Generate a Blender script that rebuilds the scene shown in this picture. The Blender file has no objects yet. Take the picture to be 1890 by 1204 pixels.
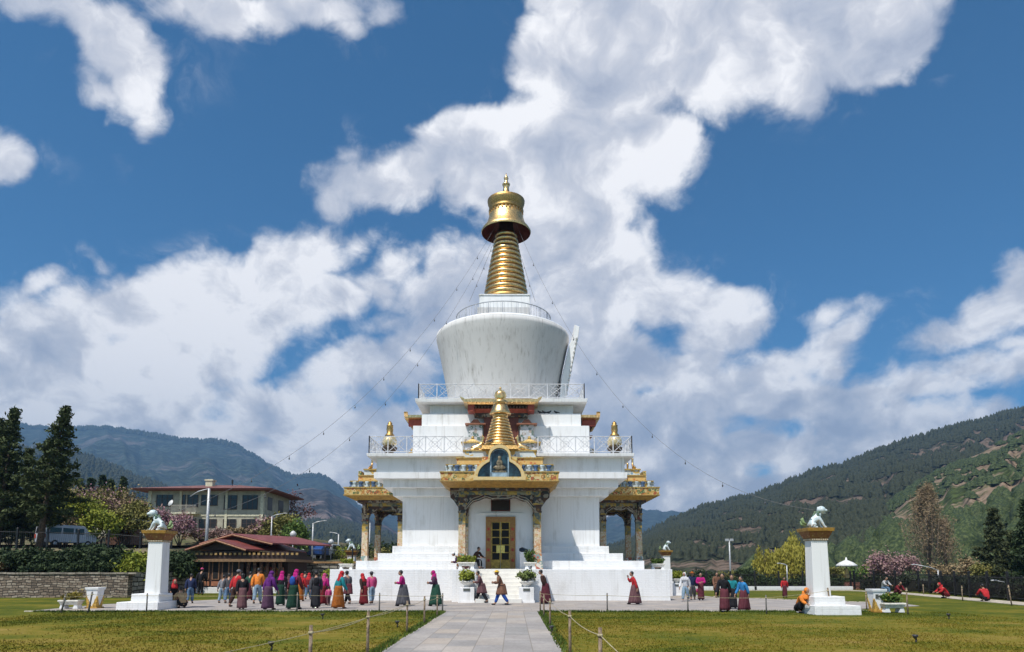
import bpy, bmesh, math, random
import numpy as np
from mathutils import Vector, Matrix, Euler
random.seed(7); rng = np.random.default_rng(11)
PI = math.pi
S = bpy.context.scene
COL = S.collection
# ---------------------------------------------------------------- camera model (a 24 mm lens, shifted up)
F = 1250.; TH = math.radians(6.5); PX = 947.5; PY = 909.6; CX = 0.84; EYE = 1.65
cT, sT = math.cos(TH), math.sin(TH)
def at(px, py, Y):
    u = (px-PX)/F; v = (PY-py)/F; b = cT-v*sT; d = sT+v*cT; t = Y/b
    return Vector((CX+u*t, Y, EYE+d*t))
def gnd(px, py, z=0.):
    u = (px-PX)/F; v = (PY-py)/F; b = cT-v*sT; d = sT+v*cT; t = (z-EYE)/d
    return Vector((CX+u*t, b*t, z))
def zz(py, Y): return at(PX, py, Y).z
cam = bpy.data.cameras.new('camera'); co = bpy.data.objects.new('camera', cam); COL.objects.link(co)
co.location = (CX, 0, EYE); co.rotation_euler = (PI/2+TH, 0, 0)
cam.sensor_width = 36; cam.lens = 36*F/1890; cam.shift_x = -2.5/1890; cam.shift_y = (PY-602)/1890
cam.clip_end = 20000; cam.clip_start = .1
S.camera = co
# ---------------------------------------------------------------- node helpers
class NT:
    def __init__(s, nt): s.nt = nt; s.N = nt.nodes; s.L = nt.links
    def n(s, t, **kw):
        nd = s.N.new(t)
        for k, v in kw.items():
            if k.startswith('_'): setattr(nd, k[1:], v)
        return nd
    def link(s, a, b): s.L.new(a, b)
    def set(s, inp, v):
        if isinstance(v, bpy.types.NodeSocket): s.L.new(v, inp)
        elif v is not None: inp.default_value = v
    def math(s, op, a, b=None, c=None, clamp=False):
        nd = s.N.new('ShaderNodeMath'); nd.operation = op; nd.use_clamp = clamp
        s.set(nd.inputs[0], a); s.set(nd.inputs[1], b); s.set(nd.inputs[2], c); return nd.outputs[0]
    def vmath(s, op, a, b=None):
        nd = s.N.new('ShaderNodeVectorMath'); nd.operation = op
        s.set(nd.inputs[0], a); s.set(nd.inputs[1], b)
        return nd.outputs['Value'] if op in ('LENGTH', 'DOT_PRODUCT') else nd.outputs[0]
    def mix(s, fac, a, b, mode='MIX'):
        nd = s.N.new('ShaderNodeMix'); nd.data_type = 'RGBA'; nd.blend_type = mode
        s.set(nd.inputs[0], fac); s.set(nd.inputs[6], col4(a)); s.set(nd.inputs[7], col4(b)); return nd.outputs[2]
    def noise(s, vec, scale, detail=4, rough=.55, dist=0):
        nd = s.N.new('ShaderNodeTexNoise'); s.set(nd.inputs['Vector'], vec); s.set(nd.inputs['Scale'], scale)
        nd.inputs['Detail'].default_value = detail; nd.inputs['Roughness'].default_value = rough; nd.inputs['Distortion'].default_value = dist
        return nd.outputs['Fac']
    def rng(s, v, a, b, c=0., d=1., smooth=True):
        nd = s.N.new('ShaderNodeMapRange'); nd.interpolation_type = 'SMOOTHSTEP' if smooth else 'LINEAR'
        s.set(nd.inputs[0], v); s.set(nd.inputs[1], a); s.set(nd.inputs[2], b); s.set(nd.inputs[3], c); s.set(nd.inputs[4], d); return nd.outputs[0]
    def ramp(s, v, stops, interp='LINEAR'):
        nd = s.N.new('ShaderNodeValToRGB'); cr = nd.color_ramp; cr.interpolation = interp
        while len(cr.elements) < len(stops): cr.elements.new(.5)
        for e, (p, c_) in zip(cr.elements, stops): e.position = p; e.color = col4(c_)
        s.set(nd.inputs[0], v); return nd.outputs[0]
    def mapping(s, vec, scale=(1, 1, 1), loc=(0, 0, 0), rot=(0, 0, 0)):
        nd = s.N.new('ShaderNodeMapping'); s.set(nd.inputs[0], vec); nd.inputs[1].default_value = loc; nd.inputs[2].default_value = rot; nd.inputs[3].default_value = scale; return nd.outputs[0]
def col4(c):
    if isinstance(c, (tuple, list)) and len(c) == 3: return (*c, 1.)
    return c
def newmat(name):
    m = bpy.data.materials.new(name); m.use_nodes = True; m.node_tree.nodes.clear(); k = NT(m.node_tree)
    out = k.n('ShaderNodeOutputMaterial'); b = k.n('ShaderNodeBsdfPrincipled'); k.link(b.outputs[0], out.inputs[0]); return m, k, b
def coords(k, which='Object'): return k.n('ShaderNodeTexCoord').outputs[which]
def bump(k, b, h, strength=.3, dist=.02):
    bn = k.n('ShaderNodeBump'); bn.inputs['Strength'].default_value = strength; bn.inputs['Distance'].default_value = dist
    k.link(h, bn.inputs['Height']); k.link(bn.outputs[0], b.inputs['Normal'])
_mc = {}
def M(name, c, rough=.7, metal=0., var=.12, scale=6., c2=None, bmp=.15, spec=None, world=False):
    """plain material whose colour wanders a little with a noise"""
    if name in _mc: return _mc[name]
    m, k, b = newmat(name)
    v = coords(k)
    nz = k.noise(v, scale, 5, .6)
    a = c if c2 is None else c
    e = c2 if c2 is not None else tuple(x*(1-var*2) for x in c)
    hi = c if c2 is not None else tuple(min(1, x*(1+var)) for x in c)
    k.set(b.inputs['Base Color'], k.mix(k.rng(nz, .32, .68), e, hi))
    b.inputs['Roughness'].default_value = rough; b.inputs['Metallic'].default_value = metal
    if spec is not None: b.inputs['Specular IOR Level'].default_value = spec
    if bmp: bump(k, b, k.noise(v, scale*4, 3), bmp, .02)
    _mc[name] = m; return m
def painted(name, palette, scale=5., rough=.75, stretch=(1, 1, 1)):
    """small painted motifs: cells of a few flat colours with a dark or pale outline"""
    if name in _mc: return _mc[name]
    m, k, b = newmat(name)
    v = k.mapping(coords(k), scale=stretch)
    vo = k.n('ShaderNodeTexVoronoi'); k.link(v, vo.inputs['Vector']); vo.inputs['Scale'].default_value = scale
    sep = k.n('ShaderNodeSeparateColor'); k.link(vo.outputs['Color'], sep.inputs[0])
    st = [(i/len(palette), c) for i, c in enumerate(palette)]
    c1 = k.ramp(sep.outputs[0], st, 'CONSTANT')
    ring = k.rng(vo.outputs['Distance'], .25, .4)
    c2 = k.ramp(sep.outputs[1], [(i/len(palette), palette[(i*2+1) % len(palette)]) for i in range(len(palette))], 'CONSTANT')
    k.set(b.inputs['Base Color'], k.mix(ring, c1, c2)); b.inputs['Roughness'].default_value = rough
    bump(k, b, vo.outputs['Distance'], .3, .02)
    _mc[name] = m; return m
# ---------------------------------------------------------------- mesh builder
class MB:
    def __init__(s, mtx=None): s.v = []; s.f = []; s.mi = []; s.sm = []; s.mtx = mtx
    def add(s, vs, fs, mi=0, smooth=False):
        o = len(s.v); s.v.extend([tuple(p) for p in vs])
        for q in fs: s.f.append(tuple(i+o for i in q)); s.mi.append(mi); s.sm.append(smooth)
        return s
    def box(s, x0, x1, y0, y1, z0, z1, mi=0):
        vs = [(x0, y0, z0), (x1, y0, z0), (x1, y1, z0), (x0, y1, z0), (x0, y0, z1), (x1, y0, z1), (x1, y1, z1), (x0, y1, z1)]
        return s.add(vs, [(0, 3, 2, 1), (4, 5, 6, 7), (0, 1, 5, 4), (1, 2, 6, 5), (2, 3, 7, 6), (3, 0, 4, 7)], mi)
    def cbox(s, c, sz, mi=0, rz=0.):
        m = Matrix.Rotation(rz, 3, 'Z'); hx, hy, hz = sz[0]/2, sz[1]/2, sz[2]/2
        vs = [Vector(c)+m@Vector((x*hx, y*hy, z*hz)) for z in (-1, 1) for x, y in ((-1, -1), (1, -1), (1, 1), (-1, 1))]
        return s.add(vs, [(0, 3, 2, 1), (4, 5, 6, 7), (0, 1, 5, 4), (1, 2, 6, 5), (2, 3, 7, 6), (3, 0, 4, 7)], mi)
    def frus(s, hw0, z0, hw1, z1, mi=0, cx=0., cy=0., hy0=None, hy1=None, cap=True, ox=0., oy=0.):
        a, b = hw0, hw1; c = hy0 if hy0 is not None else a; d = hy1 if hy1 is not None else b
        vs = [(cx-a, cy-c, z0), (cx+a, cy-c, z0), (cx+a, cy+c, z0), (cx-a, cy+c, z0), (cx+ox-b, cy+oy-d, z1), (cx+ox+b, cy+oy-d, z1), (cx+ox+b, cy+oy+d, z1), (cx+ox-b, cy+oy+d, z1)]
        return s.add(vs, [(0, 3, 2, 1), (4, 5, 6, 7), (0, 1, 5, 4), (1, 2, 6, 5), (2, 3, 7, 6), (3, 0, 4, 7)], mi)
    def lathe(s, prof, n=32, mi=0, c=(0, 0, 0), smooth=True, sx=1., sy=1., ph=0., caps=True):
        vs = []; fs = []
        for r, z in prof:
            for i in range(n):
                a = 2*PI*i/n+ph; vs.append((c[0]+r*math.cos(a)*sx, c[1]+r*math.sin(a)*sy, c[2]+z))
        for j in range(len(prof)-1):
            for i in range(n): fs.append((j*n+i, j*n+(i+1) % n, (j+1)*n+(i+1) % n, (j+1)*n+i))
        if caps: fs.append(tuple(range(n-1, -1, -1))); fs.append(tuple((len(prof)-1)*n+i for i in range(n)))
        return s.add(vs, fs, mi, smooth)
    def tube(s, pts, r, n=6, mi=0, smooth=True):
        pts = [Vector(p) for p in pts]; rs = r if isinstance(r, (list, tuple)) else [r]*len(pts)
        vs = []; fs = []; up = Vector((0, 0, 1))
        for i, p in enumerate(pts):
            d = (pts[min(i+1, len(pts)-1)]-pts[max(i-1, 0)])
            if d.length < 1e-7: d = Vector((0, 0, 1))
            d.normalize(); u = up if abs(d.z) < .9 else Vector((1, 0, 0))
            a = d.cross(u).normalized(); b = d.cross(a)
            for k in range(n):
                t = 2*PI*k/n; vs.append(p+(a*math.cos(t)+b*math.sin(t))*rs[i])
        for j in range(len(pts)-1):
            for k in range(n): fs.append((j*n+k, (j+1)*n+k, (j+1)*n+(k+1) % n, j*n+(k+1) % n))
        fs.append(tuple(range(n))); fs.append(tuple((len(pts)-1)*n+k for k in range(n-1, -1, -1)))
        return s.add(vs, fs, mi, smooth)
    def ell(s, c, r, nu=12, nv=8, mi=0, rot=None, smooth=True):
        vs = []; fs = []; c = Vector(c)
        for j in range(1, nv):
            t = PI*j/nv
            for i in range(nu):
                a = 2*PI*i/nu; p = Vector((math.sin(t)*math.cos(a)*r[0], math.sin(t)*math.sin(a)*r[1], math.cos(t)*r[2]))
                if rot: p = rot@p
                vs.append(c+p)
        q = Vector((0, 0, r[2])); q2 = -q
        if rot: q = rot@q; q2 = rot@q2
        vs += [c+q, c+q2]; T = len(vs)-2; B = T+1
        for j in range(nv-2):
            for i in range(nu): fs.append((j*nu+i, (j+1)*nu+i, (j+1)*nu+(i+1) % nu, j*nu+(i+1) % nu))
        for i in range(nu): fs.append((T, i, (i+1) % nu)); fs.append((B, (nv-2)*nu+(i+1) % nu, (nv-2)*nu+i))
        return s.add(vs, fs, mi, smooth)
    def prism(s, poly, y0, y1, mi=0, axis='y'):
        """polygon in x,z pulled along y (or x,y pulled along z)"""
        n = len(poly)
        if axis == 'y': vs = [(p[0], y0, p[1]) for p in poly]+[(p[0], y1, p[1]) for p in poly]
        elif axis == 'x': vs = [(y0, p[0], p[1]) for p in poly]+[(y1, p[0], p[1]) for p in poly]
        else: vs = [(p[0], p[1], y0) for p in poly]+[(p[0], p[1], y1) for p in poly]
        fs = [tuple(range(n)), tuple(range(2*n-1, n-1, -1))]+[(i, i+n, (i+1) % n+n, (i+1) % n) for i in range(n)]
        return s.add(vs, fs, mi)
    def build(s, name, mats, parent=None, loc=None, fixn=True, bevel=0):
        me = bpy.data.meshes.new(name)
        vs = s.v
        if s.mtx is not None: vs = [s.mtx@Vector(p) for p in vs]
        me.from_pydata(vs, [], s.f)
        if not isinstance(mats, (list, tuple)): mats = [mats]
        for m in mats: me.materials.append(m)
        me.polygons.foreach_set('material_index', s.mi); me.polygons.foreach_set('use_smooth', s.sm)
        if fixn and len(s.f) < 60000:
            bm = bmesh.new(); bm.from_mesh(me); bmesh.ops.recalc_face_normals(bm, faces=bm.faces); bm.to_mesh(me); bm.free()
        o = bpy.data.objects.new(name, me); COL.objects.link(o)
        if parent is not None: o.parent = parent
        if loc is not None: o.location = loc
        if bevel:
            b = o.modifiers.new('bevel', 'BEVEL'); b.width = bevel; b.segments = 2; b.limit_method = 'ANGLE'; b.angle_limit = .8
        return o
def tag(o, label=None, cat=None, group=None, kind=None):
    if label: o['label'] = label
    if cat: o['category'] = cat
    if group: o['group'] = group
    if kind: o['kind'] = kind
    return o
def thing(name, loc, label, cat, group=None, rz=0.):
    o = bpy.data.objects.new(name, None); COL.objects.link(o); o.location = loc; o.rotation_euler = (0, 0, rz); o.empty_display_size = .2
    return tag(o, label, cat, group)
def dup(root, loc, rz, label, group=None, name=None):
    def cp(o, par):
        c = o.copy(); COL.objects.link(c); c.parent = par
        for ch in o.children: cp(ch, c)
        return c
    kids = list(root.children); r = root.copy(); COL.objects.link(r); r.location = loc; r.rotation_euler = (0, 0, rz)
    for ch in kids: cp(ch, r)
    r['label'] = label
    if group: r['group'] = group
    return r
def skin(verts, edges, radii, sub=1, root=0):
    """a continuous surface grown round a skeleton; returns (verts, faces)"""
    me = bpy.data.meshes.new('skeleton'); bm = bmesh.new(); lay = bm.verts.layers.skin.verify(); bv = []
    for i, (p, r) in enumerate(zip(verts, radii)):
        q = bm.verts.new(p); q[lay].radius = r if isinstance(r, tuple) else (r, r); q[lay].use_root = (i == root); bv.append(q)
    for a, b in edges: bm.edges.new((bv[a], bv[b]))
    bm.to_mesh(me); bm.free()
    o = bpy.data.objects.new('skeleton', me); COL.objects.link(o)
    md = o.modifiers.new('s', 'SKIN'); md.branch_smoothing = .5
    if sub: sm = o.modifiers.new('u', 'SUBSURF'); sm.levels = sub; sm.render_levels = sub
    dg = bpy.context.evaluated_depsgraph_get(); ev = o.evaluated_get(dg); m2 = ev.to_mesh()
    vs = [v.co.copy() for v in m2.vertices]; fs = [tuple(p.vertices) for p in m2.polygons]; ev.to_mesh_clear()
    bpy.data.objects.remove(o); bpy.data.meshes.remove(me)
    return vs, fs
# ---------------------------------------------------------------- shared materials
def whitewash(name, base=(.80, .80, .80), dirt=(.48, .46, .42), amount=.58, brick=None, streak=1.):
    m, k, b = newmat(name); v = coords(k)
    n1 = k.noise(k.mapping(v, scale=(1.2, 1.2, .35)), 1.6, 6, .62)
    n2 = k.noise(k.mapping(v, scale=(5, 5, .16)), 1.5, 6, .62)
    f = k.math('MULTIPLY', k.rng(n1, .48, .8), amount)
    f = k.math('ADD', f, k.math('MULTIPLY', k.rng(n2, .52, .8), amount*streak), clamp=True)
    k.set(b.inputs['Base Color'], k.mix(f, base, dirt)); b.inputs['Roughness'].default_value = .85
    b.inputs['Specular IOR Level'].default_value = .2
    if brick:
        bt = k.n('ShaderNodeTexBrick'); sw = k.n('ShaderNodeSeparateXYZ'); k.link(v, sw.inputs[0]); cb = k.n('ShaderNodeCombineXYZ')
        k.link(k.math('ADD', sw.outputs[0], sw.outputs[1]), cb.inputs[0]); k.link(sw.outputs[2], cb.inputs[1]); k.link(cb.outputs[0], bt.inputs[0])
        bt.inputs['Scale'].default_value = brick; bt.inputs['Mortar Size'].default_value = .018; bt.inputs['Mortar Smooth'].default_value = .6
        h = k.math('ADD', k.math('MULTIPLY', bt.outputs['Fac'], -1.), k.math('MULTIPLY', k.noise(v, 9, 5, .7), 1.2))
        bump(k, b, h, .5, .03)
        k.set(b.inputs['Base Color'], k.mix(k.math('MULTIPLY', bt.outputs['Fac'], .22), k.mix(f, base, dirt), (.55, .55, .54)))
    else: bump(k, b, k.noise(v, 14, 4, .7), .12, .02)
    return m
WHITE = whitewash('whitewash')
WHITEB = whitewash('whitewash brick', brick=2.6, amount=.42)
WHITED = whitewash('weathered plaster', (.60, .59, .58), (.30, .28, .26), .55, streak=1.5)
GOLD = M('gilded copper', (.82, .55, .25), .33, 1., .16, 7, bmp=.10)
GOLDD = M('old gilding', (.50, .32, .12), .45, 1., .2, 14, bmp=.4)
GOLDP = M('gold paint', (.50, .34, .11), .5, .25, .2, 12)
OCHRE = M('ochre paint', (.37, .20, .03), .6, 0, .15, 6)
MAROON = M('maroon paint', (.11, .018, .014), .5, 0, .2, 5)
REDP = M('red paint', (.45, .06, .03), .6, 0, .2, 5)
BLACK = M('black iron', (.018, .018, .02), .5, .3, .2, 8)
DARKG = M('dark glass', (.015, .02, .028), .08, 0, .1, 2, bmp=0)
GALV = M('galvanised steel', (.50, .51, .52), .5, .4, .1, 10)
PORC = painted('painted frieze', [(.50, .30, .08), (.60, .46, .20), (.36, .10, .04), (.55, .35, .10), (.10, .16, .06), (.62, .48, .24), (.45, .20, .05)], 6.5)
PORB = painted('blue frieze', [(.20, .34, .50), (.60, .66, .68), (.08, .16, .30), (.55, .60, .62), (.30, .45, .52), (.55, .38, .12)], 4.)
PORD = painted('dark bracket paint', [(.05, .02, .014), (.09, .045, .025), (.16, .028, .018), (.035, .04, .04), (.22, .12, .04), (.06, .03, .02), (.05, .02, .015), (.26, .22, .16)], 5.)
PORS = painted('column floral', [(.62, .52, .38), (.50, .26, .12), (.66, .58, .46), (.54, .44, .26), (.36, .32, .24), (.62, .50, .38)], 10.)
PORK = painted('column base paint', [(.60, .55, .48), (.35, .10, .07), (.22, .30, .27), (.62, .58, .52), (.45, .20, .08)], 5.)
PORY = painted('column capital paint', [(.38, .25, .05), (.22, .20, .12), (.45, .30, .07), (.26, .24, .16), (.10, .12, .10)], 5.)
# ---------------------------------------------------------------- foliage helpers
LEAFN = {}
def leafmat(name, c1, c2, c3=None, rough=.75):
    if name in LEAFN: return LEAFN[name]
    m, k, b = newmat(name); v = coords(k)
    n = k.noise(v, 1.4, 3, .6); n2 = k.noise(v, 9, 2, .6)
    f = k.math('ADD', k.math('MULTIPLY', k.rng(n, .35, .65), .6), k.math('MULTIPLY', k.rng(n2, .3, .7), .4))
    st = [(0., c1), (.55, c2), (1., c3 or c2)]
    k.set(b.inputs['Base Color'], k.ramp(f, st)); b.inputs['Roughness'].default_value = rough; b.inputs['Specular IOR Level'].default_value = .25
    LEAFN[name] = m; return m
def leaves(name, centers, spread, per, size, mat, parent, aspect=1.8, up=.0, droop=None):
    """many small leaf faces scattered round the given points"""
    C_ = np.repeat(np.array(centers, float), per, axis=0); n = len(C_)
    sp = np.array(spread if hasattr(spread, '__len__') else (spread,)*3, float)
    P_ = C_+rng.normal(size=(n, 3))*sp
    a = rng.normal(size=(n, 3)); a /= np.linalg.norm(a, axis=1)[:, None]
    if droop is not None: a = a*(1-droop)+np.array([0, 0, -1.])*droop; a /= np.linalg.norm(a, axis=1)[:, None]
    q = rng.normal(size=(n, 3)); q[:, 2] += up; b_ = np.cross(a, q); b_ /= np.linalg.norm(b_, axis=1)[:, None]+1e-9
    s = size*(.6+.8*rng.random((n, 1)))
    A = a*s*aspect*.5; Bv = b_*s*.5
    V = np.stack([P_-A, P_+Bv, P_+A, P_-Bv], 1).reshape(-1, 3)
    me = bpy.data.meshes.new(name); me.vertices.add(4*n); me.vertices.foreach_set('co', V.ravel())
    me.loops.add(4*n); me.loops.foreach_set('vertex_index', np.arange(4*n)); me.polygons.add(n); me.polygons.foreach_set('loop_start', np.arange(n)*4); me.polygons.foreach_set('loop_total', np.full(n, 4))
    me.materials.append(mat); me.update(); o = bpy.data.objects.new(name, me); COL.objects.link(o)
    if parent is not None: o.parent = parent
    return o
BARK = M('bark', (.12, .085, .06), .9, 0, .3, 8, bmp=.6)
G_YEL = leafmat('yellow green leaves', (.09, .12, .015), (.22, .25, .03), (.36, .36, .05))
G_MID = leafmat('mid green leaves', (.03, .06, .012), (.09, .15, .03), (.20, .26, .06))
G_DARK = leafmat('dark green leaves', (.012, .022, .010), (.03, .05, .018), (.06, .085, .03))
SUN_E = 3.7; SKYT = (.030, .082, .104); HAZE_D = .00016; EXPO = .3
# ---------------------------------------------------------------- light, sky, haze
SUNV = Vector((-.33, -.50, 1.)).normalized()
sun = bpy.data.lights.new('sun', 'SUN'); sun.energy = SUN_E; sun.angle = math.radians(.5); sun.color = (1., .955, .88)
so = bpy.data.objects.new('sun', sun); COL.objects.link(so); so.rotation_euler = SUNV.to_track_quat('Z', 'Y').to_euler(); so.location = (-30, -40, 90)
W = bpy.data.worlds.new('World'); S.world = W; W.use_nodes = True; W.node_tree.nodes.clear()
W.cycles.sampling_method = 'MANUAL'; W.cycles.sample_map_resolution = 256
k = NT(W.node_tree); out = k.n('ShaderNodeOutputWorld'); bg = k.n('ShaderNodeBackground'); k.link(bg.outputs[0], out.inputs[0]); bg.inputs[1].default_value = 1.
sky = k.n('ShaderNodeTexSky'); sky.sky_type = 'NISHITA'; sky.sun_disc = False
sky.sun_elevation = math.asin(SUNV.z); sky.sun_rotation = math.atan2(SUNV.x, SUNV.y); sky.altitude = 2300; sky.air_density = 1.; sky.dust_density = .6; sky.ozone_density = 2.2
def uw(px, py):
    d = at(px, py, 1.)-Vector((CX, 0, EYE)); return d.x, d.z
# (cx, cy, rx, ry, tilt in degrees) of each cloud bank, as seen over the valley
BL = [(1120,110,170,140,0),(1330,60,190,130,-10),(1560,45,200,125,-28),(1420,120,110,90,0),(1200,270,110,110,-20),(1040,270,170,130,0),(860,270,120,95,-20),(760,320,120,70,-10),(660,335,62,55,-10),(655,280,30,26,0),
 (880,370,120,55,20),(1010,430,150,90,0),(1130,470,90,90,0),(1195,440,32,62,0),(1100,380,110,80,0),(1050,30,70,60,0),(1490,170,60,50,0),
 (120,20,200,45,22),(210,70,120,60,35),(245,130,60,75,15),(265,195,22,36,0),(185,165,60,28,40),(400,8,180,40,0),(570,12,120,34,0),(650,40,40,24,20),(700,20,40,30,0),(8,300,46,26,0),
 (575,470,95,62,-12),(655,455,55,34,-22),(500,520,130,80,-20),(380,555,160,95,-12),(240,590,160,90,-14),(205,485,36,20,50),(80,530,42,16,-10),(90,640,190,95,-8),(-20,640,120,80,0),(300,660,240,85,-8),(480,600,150,75,-20),(620,545,85,60,0),(690,530,60,50,20),
 (730,490,55,50,-30),(815,480,62,45,10),(790,540,110,70,0),(900,520,110,80,0),(860,610,120,80,0),(780,620,100,40,-10),(740,680,120,70,0),(620,700,110,50,-25),(540,760,150,60,-15),(180,750,320,75,-4),(560,840,280,60,0),(760,840,260,90,0),(400,800,190,45,0),(700,600,70,30,0),(100,810,200,40,0),
 (1090,560,120,100,0),(1220,560,120,70,0),(1330,560,85,50,-20),(1385,580,40,26,-20),(1300,620,100,50,-25),(1120,670,150,100,0),(1230,690,90,60,-20),(1200,790,230,90,0),(1080,860,260,100,0),(1290,520,40,24,20),
 (1575,612,58,24,-22),(1540,640,40,20,-20),(1555,575,34,14,-10),(1440,690,150,32,-22),(1530,680,50,24,-15),(1380,745,240,56,-8),(1640,720,240,48,-5),(1830,690,170,48,-8),(1750,625,70,40,-15),(1810,590,90,46,-28),(1880,545,70,55,-45),(1870,640,80,26,-10),
 (1400,840,330,70,0),(1700,780,280,55,0),(1200,45,120,80,0)]
g = bpy.data.node_groups.new('cloud density', 'ShaderNodeTree')
g.interface.new_socket('P', in_out='INPUT', socket_type='NodeSocketVector'); g.interface.new_socket('F', in_out='OUTPUT', socket_type='NodeSocketFloat')
q = NT(g); gi = q.n('NodeGroupInput'); go = q.n('NodeGroupOutput'); P = gi.outputs[0]
nz = q.n('ShaderNodeTexNoise'); q.link(P, nz.inputs['Vector']); nz.inputs['Scale'].default_value = 4.; nz.inputs['Detail'].default_value = 6.; nz.inputs['Roughness'].default_value = .6
wv = q.vmath('SUBTRACT', nz.outputs['Color'], (.5, .5, .5)); sc = q.n('ShaderNodeVectorMath'); sc.operation = 'SCALE'; q.link(wv, sc.inputs[0]); sc.inputs[3].default_value = .13
P2 = q.vmath('ADD', P, sc.outputs[0])
F_ = None
for bi, (cx, cy, rx, ry, t) in enumerate(BL):
    if bi and bi % 30 == 0: P2 = q.vmath('ADD', P2, q.math('MULTIPLY', F_, 1e-9))   # keeps the node stack short
    u0, w0 = uw(cx, cy); u1, _ = uw(cx+rx, cy); _, w1 = uw(cx, cy-ry)
    tm = q.n('ShaderNodeMapping'); tm.vector_type = 'TEXTURE'; q.link(P2, tm.inputs[0]); tm.inputs[1].default_value = (u0, w0, 0); tm.inputs[2].default_value = (0, 0, -math.radians(t)); tm.inputs[3].default_value = (u1-u0, w1-w0, 1e3)
    # fall-off in metres of sky, so small clouds keep crisp edges too
    d = q.math('SUBTRACT', 1., q.vmath('LENGTH', tm.outputs[0])); d = q.math('MULTIPLY', d, min(1., 8*min(u1-u0, w1-w0)))
    if F_ is None: F_ = d
    else: F_ = q.math('SMOOTH_MAX', F_, d, .06)
q.link(F_, go.inputs[0])
geo = k.n('ShaderNodeTexCoord').outputs['Generated']; sp = k.n('ShaderNodeSeparateXYZ'); k.link(geo, sp.inputs[0])
yy = k.math('MAXIMUM', sp.outputs[1], .12)
cb = k.n('ShaderNodeCombineXYZ'); k.link(k.math('DIVIDE', sp.outputs[0], yy), cb.inputs[0]); k.link(k.math('DIVIDE', sp.outputs[2], yy), cb.inputs[1])
gn = k.n('ShaderNodeGroup'); gn.node_tree = g; k.link(cb.outputs[0], gn.inputs[0]); FF = gn.outputs[0]
wv_ = cb.inputs[1].links[0].from_socket
FF = k.math('SMOOTH_MAX', FF, k.math('MULTIPLY', k.math('SUBTRACT', .235, wv_), 2.2), .1)
def voro(P_, sc_, det):
    v_ = k.n('ShaderNodeTexVoronoi'); v_.feature = 'F1'; k.link(P_, v_.inputs['Vector']); v_.inputs['Scale'].default_value = sc_; v_.inputs['Detail'].default_value = det; v_.inputs['Roughness'].default_value = .55; return v_.outputs['Distance']
wn = k.n('ShaderNodeTexNoise'); k.link(cb.outputs[0], wn.inputs['Vector']); wn.inputs['Scale'].default_value = 7.; wn.inputs['Detail'].default_value = 3.
ws = k.n('ShaderNodeVectorMath'); ws.operation = 'SCALE'; k.link(k.vmath('SUBTRACT', wn.outputs['Color'], (.5, .5, .5)), ws.inputs[0]); ws.inputs[3].default_value = .09
PW = k.vmath('ADD', cb.outputs[0], ws.outputs[0])
# the cloud deck seen in perspective: puffs flatten and crowd together toward the horizon
zq = k.math('ADD', k.math('MAXIMUM', sp.outputs[2], 0.), .55)
cc = k.n('ShaderNodeCombineXYZ'); k.link(k.math('DIVIDE', sp.outputs[0], zq), cc.inputs[0]); k.link(k.math('DIVIDE', sp.outputs[1], zq), cc.inputs[1])
DK = k.vmath('ADD', k.mapping(cc.outputs[0], rot=(0, 0, .45), scale=(1.0, .85, 1)), ws.outputs[0])
def puff(off, fine=True):
    P_ = k.vmath('ADD', PW, off) if any(off) else PW
    n1 = k.noise(DK, 7.0, 9, .66)
    return k.math('ADD', k.math('MULTIPLY', k.math('SUBTRACT', n1, .5), 2.0), k.math('MULTIPLY', k.math('SUBTRACT', .42, voro(P_, 9., 1.)), .7))
p0_ = puff((0, 0, 0))
sm0 = k.noise(DK, 7.5, 8, .62); sm1 = k.noise(k.vmath('ADD', DK, (-.03, -.045, 0)), 7.5, 6, .58)
n3 = k.noise(cb.outputs[0], 2.6, 3, .5); n3b = k.noise(k.vmath('ADD', cb.outputs[0], (-.04, .08, 0)), 2.6, 3, .5)
d0 = k.math('ADD', k.math('MULTIPLY', k.math('ADD', k.math('MINIMUM', FF, .5), .13), 2.5), k.math('ADD', p0_, k.math('MULTIPLY', k.math('SUBTRACT', n3, .5), .9)))
front = k.rng(sp.outputs[1], .1, .3)
back = k.rng(k.noise(geo, 2.6, 7, .6), .47, .62)
alpha = k.rng(d0, -.22, .50)
alpha = k.mix(front, back, alpha)
rel = k.math('ADD', k.math('MULTIPLY', k.math('SUBTRACT', sm0, sm1), 2.6), k.math('MULTIPLY', k.math('SUBTRACT', n3, n3b), 2.6))
soft = k.noise(cb.outputs[0], 1.7, 3, .5)
br = k.math('ADD', k.math('ADD', rel, .60), k.math('MULTIPLY', k.math('SUBTRACT', soft, .5), 1.5))
br = k.math('SUBTRACT', br, k.rng(d0, .3, 2.0, -.12, .12))
br = k.math('ADD', br, k.rng(wv_, .12, .5, -.02, .03))
ccol = k.ramp(br, [(.0, (.39, .425, .52)), (.3, (.49, .52, .60)), (.62, (.64, .65, .70)), (1., (.98, .965, .965))])
# thin shreds of vapour round the edges of the banks
wisp = k.math('MULTIPLY', k.rng(k.noise(DK, 12., 8, .68, .3), .52, .78), k.rng(FF, -.42, -.04))
alpha = k.math('MAXIMUM', alpha, k.math('MULTIPLY', k.math('MULTIPLY', wisp, front), .38))
skc = k.mix(1., sky.outputs[0], (SKYT[0], SKYT[1], SKYT[2]), 'MULTIPLY')
hor = k.rng(sp.outputs[2], .0, .42)
fin = k.mix(k.math('MULTIPLY', alpha, .96), skc, ccol)
k.link(fin, bg.inputs[0])
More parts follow.
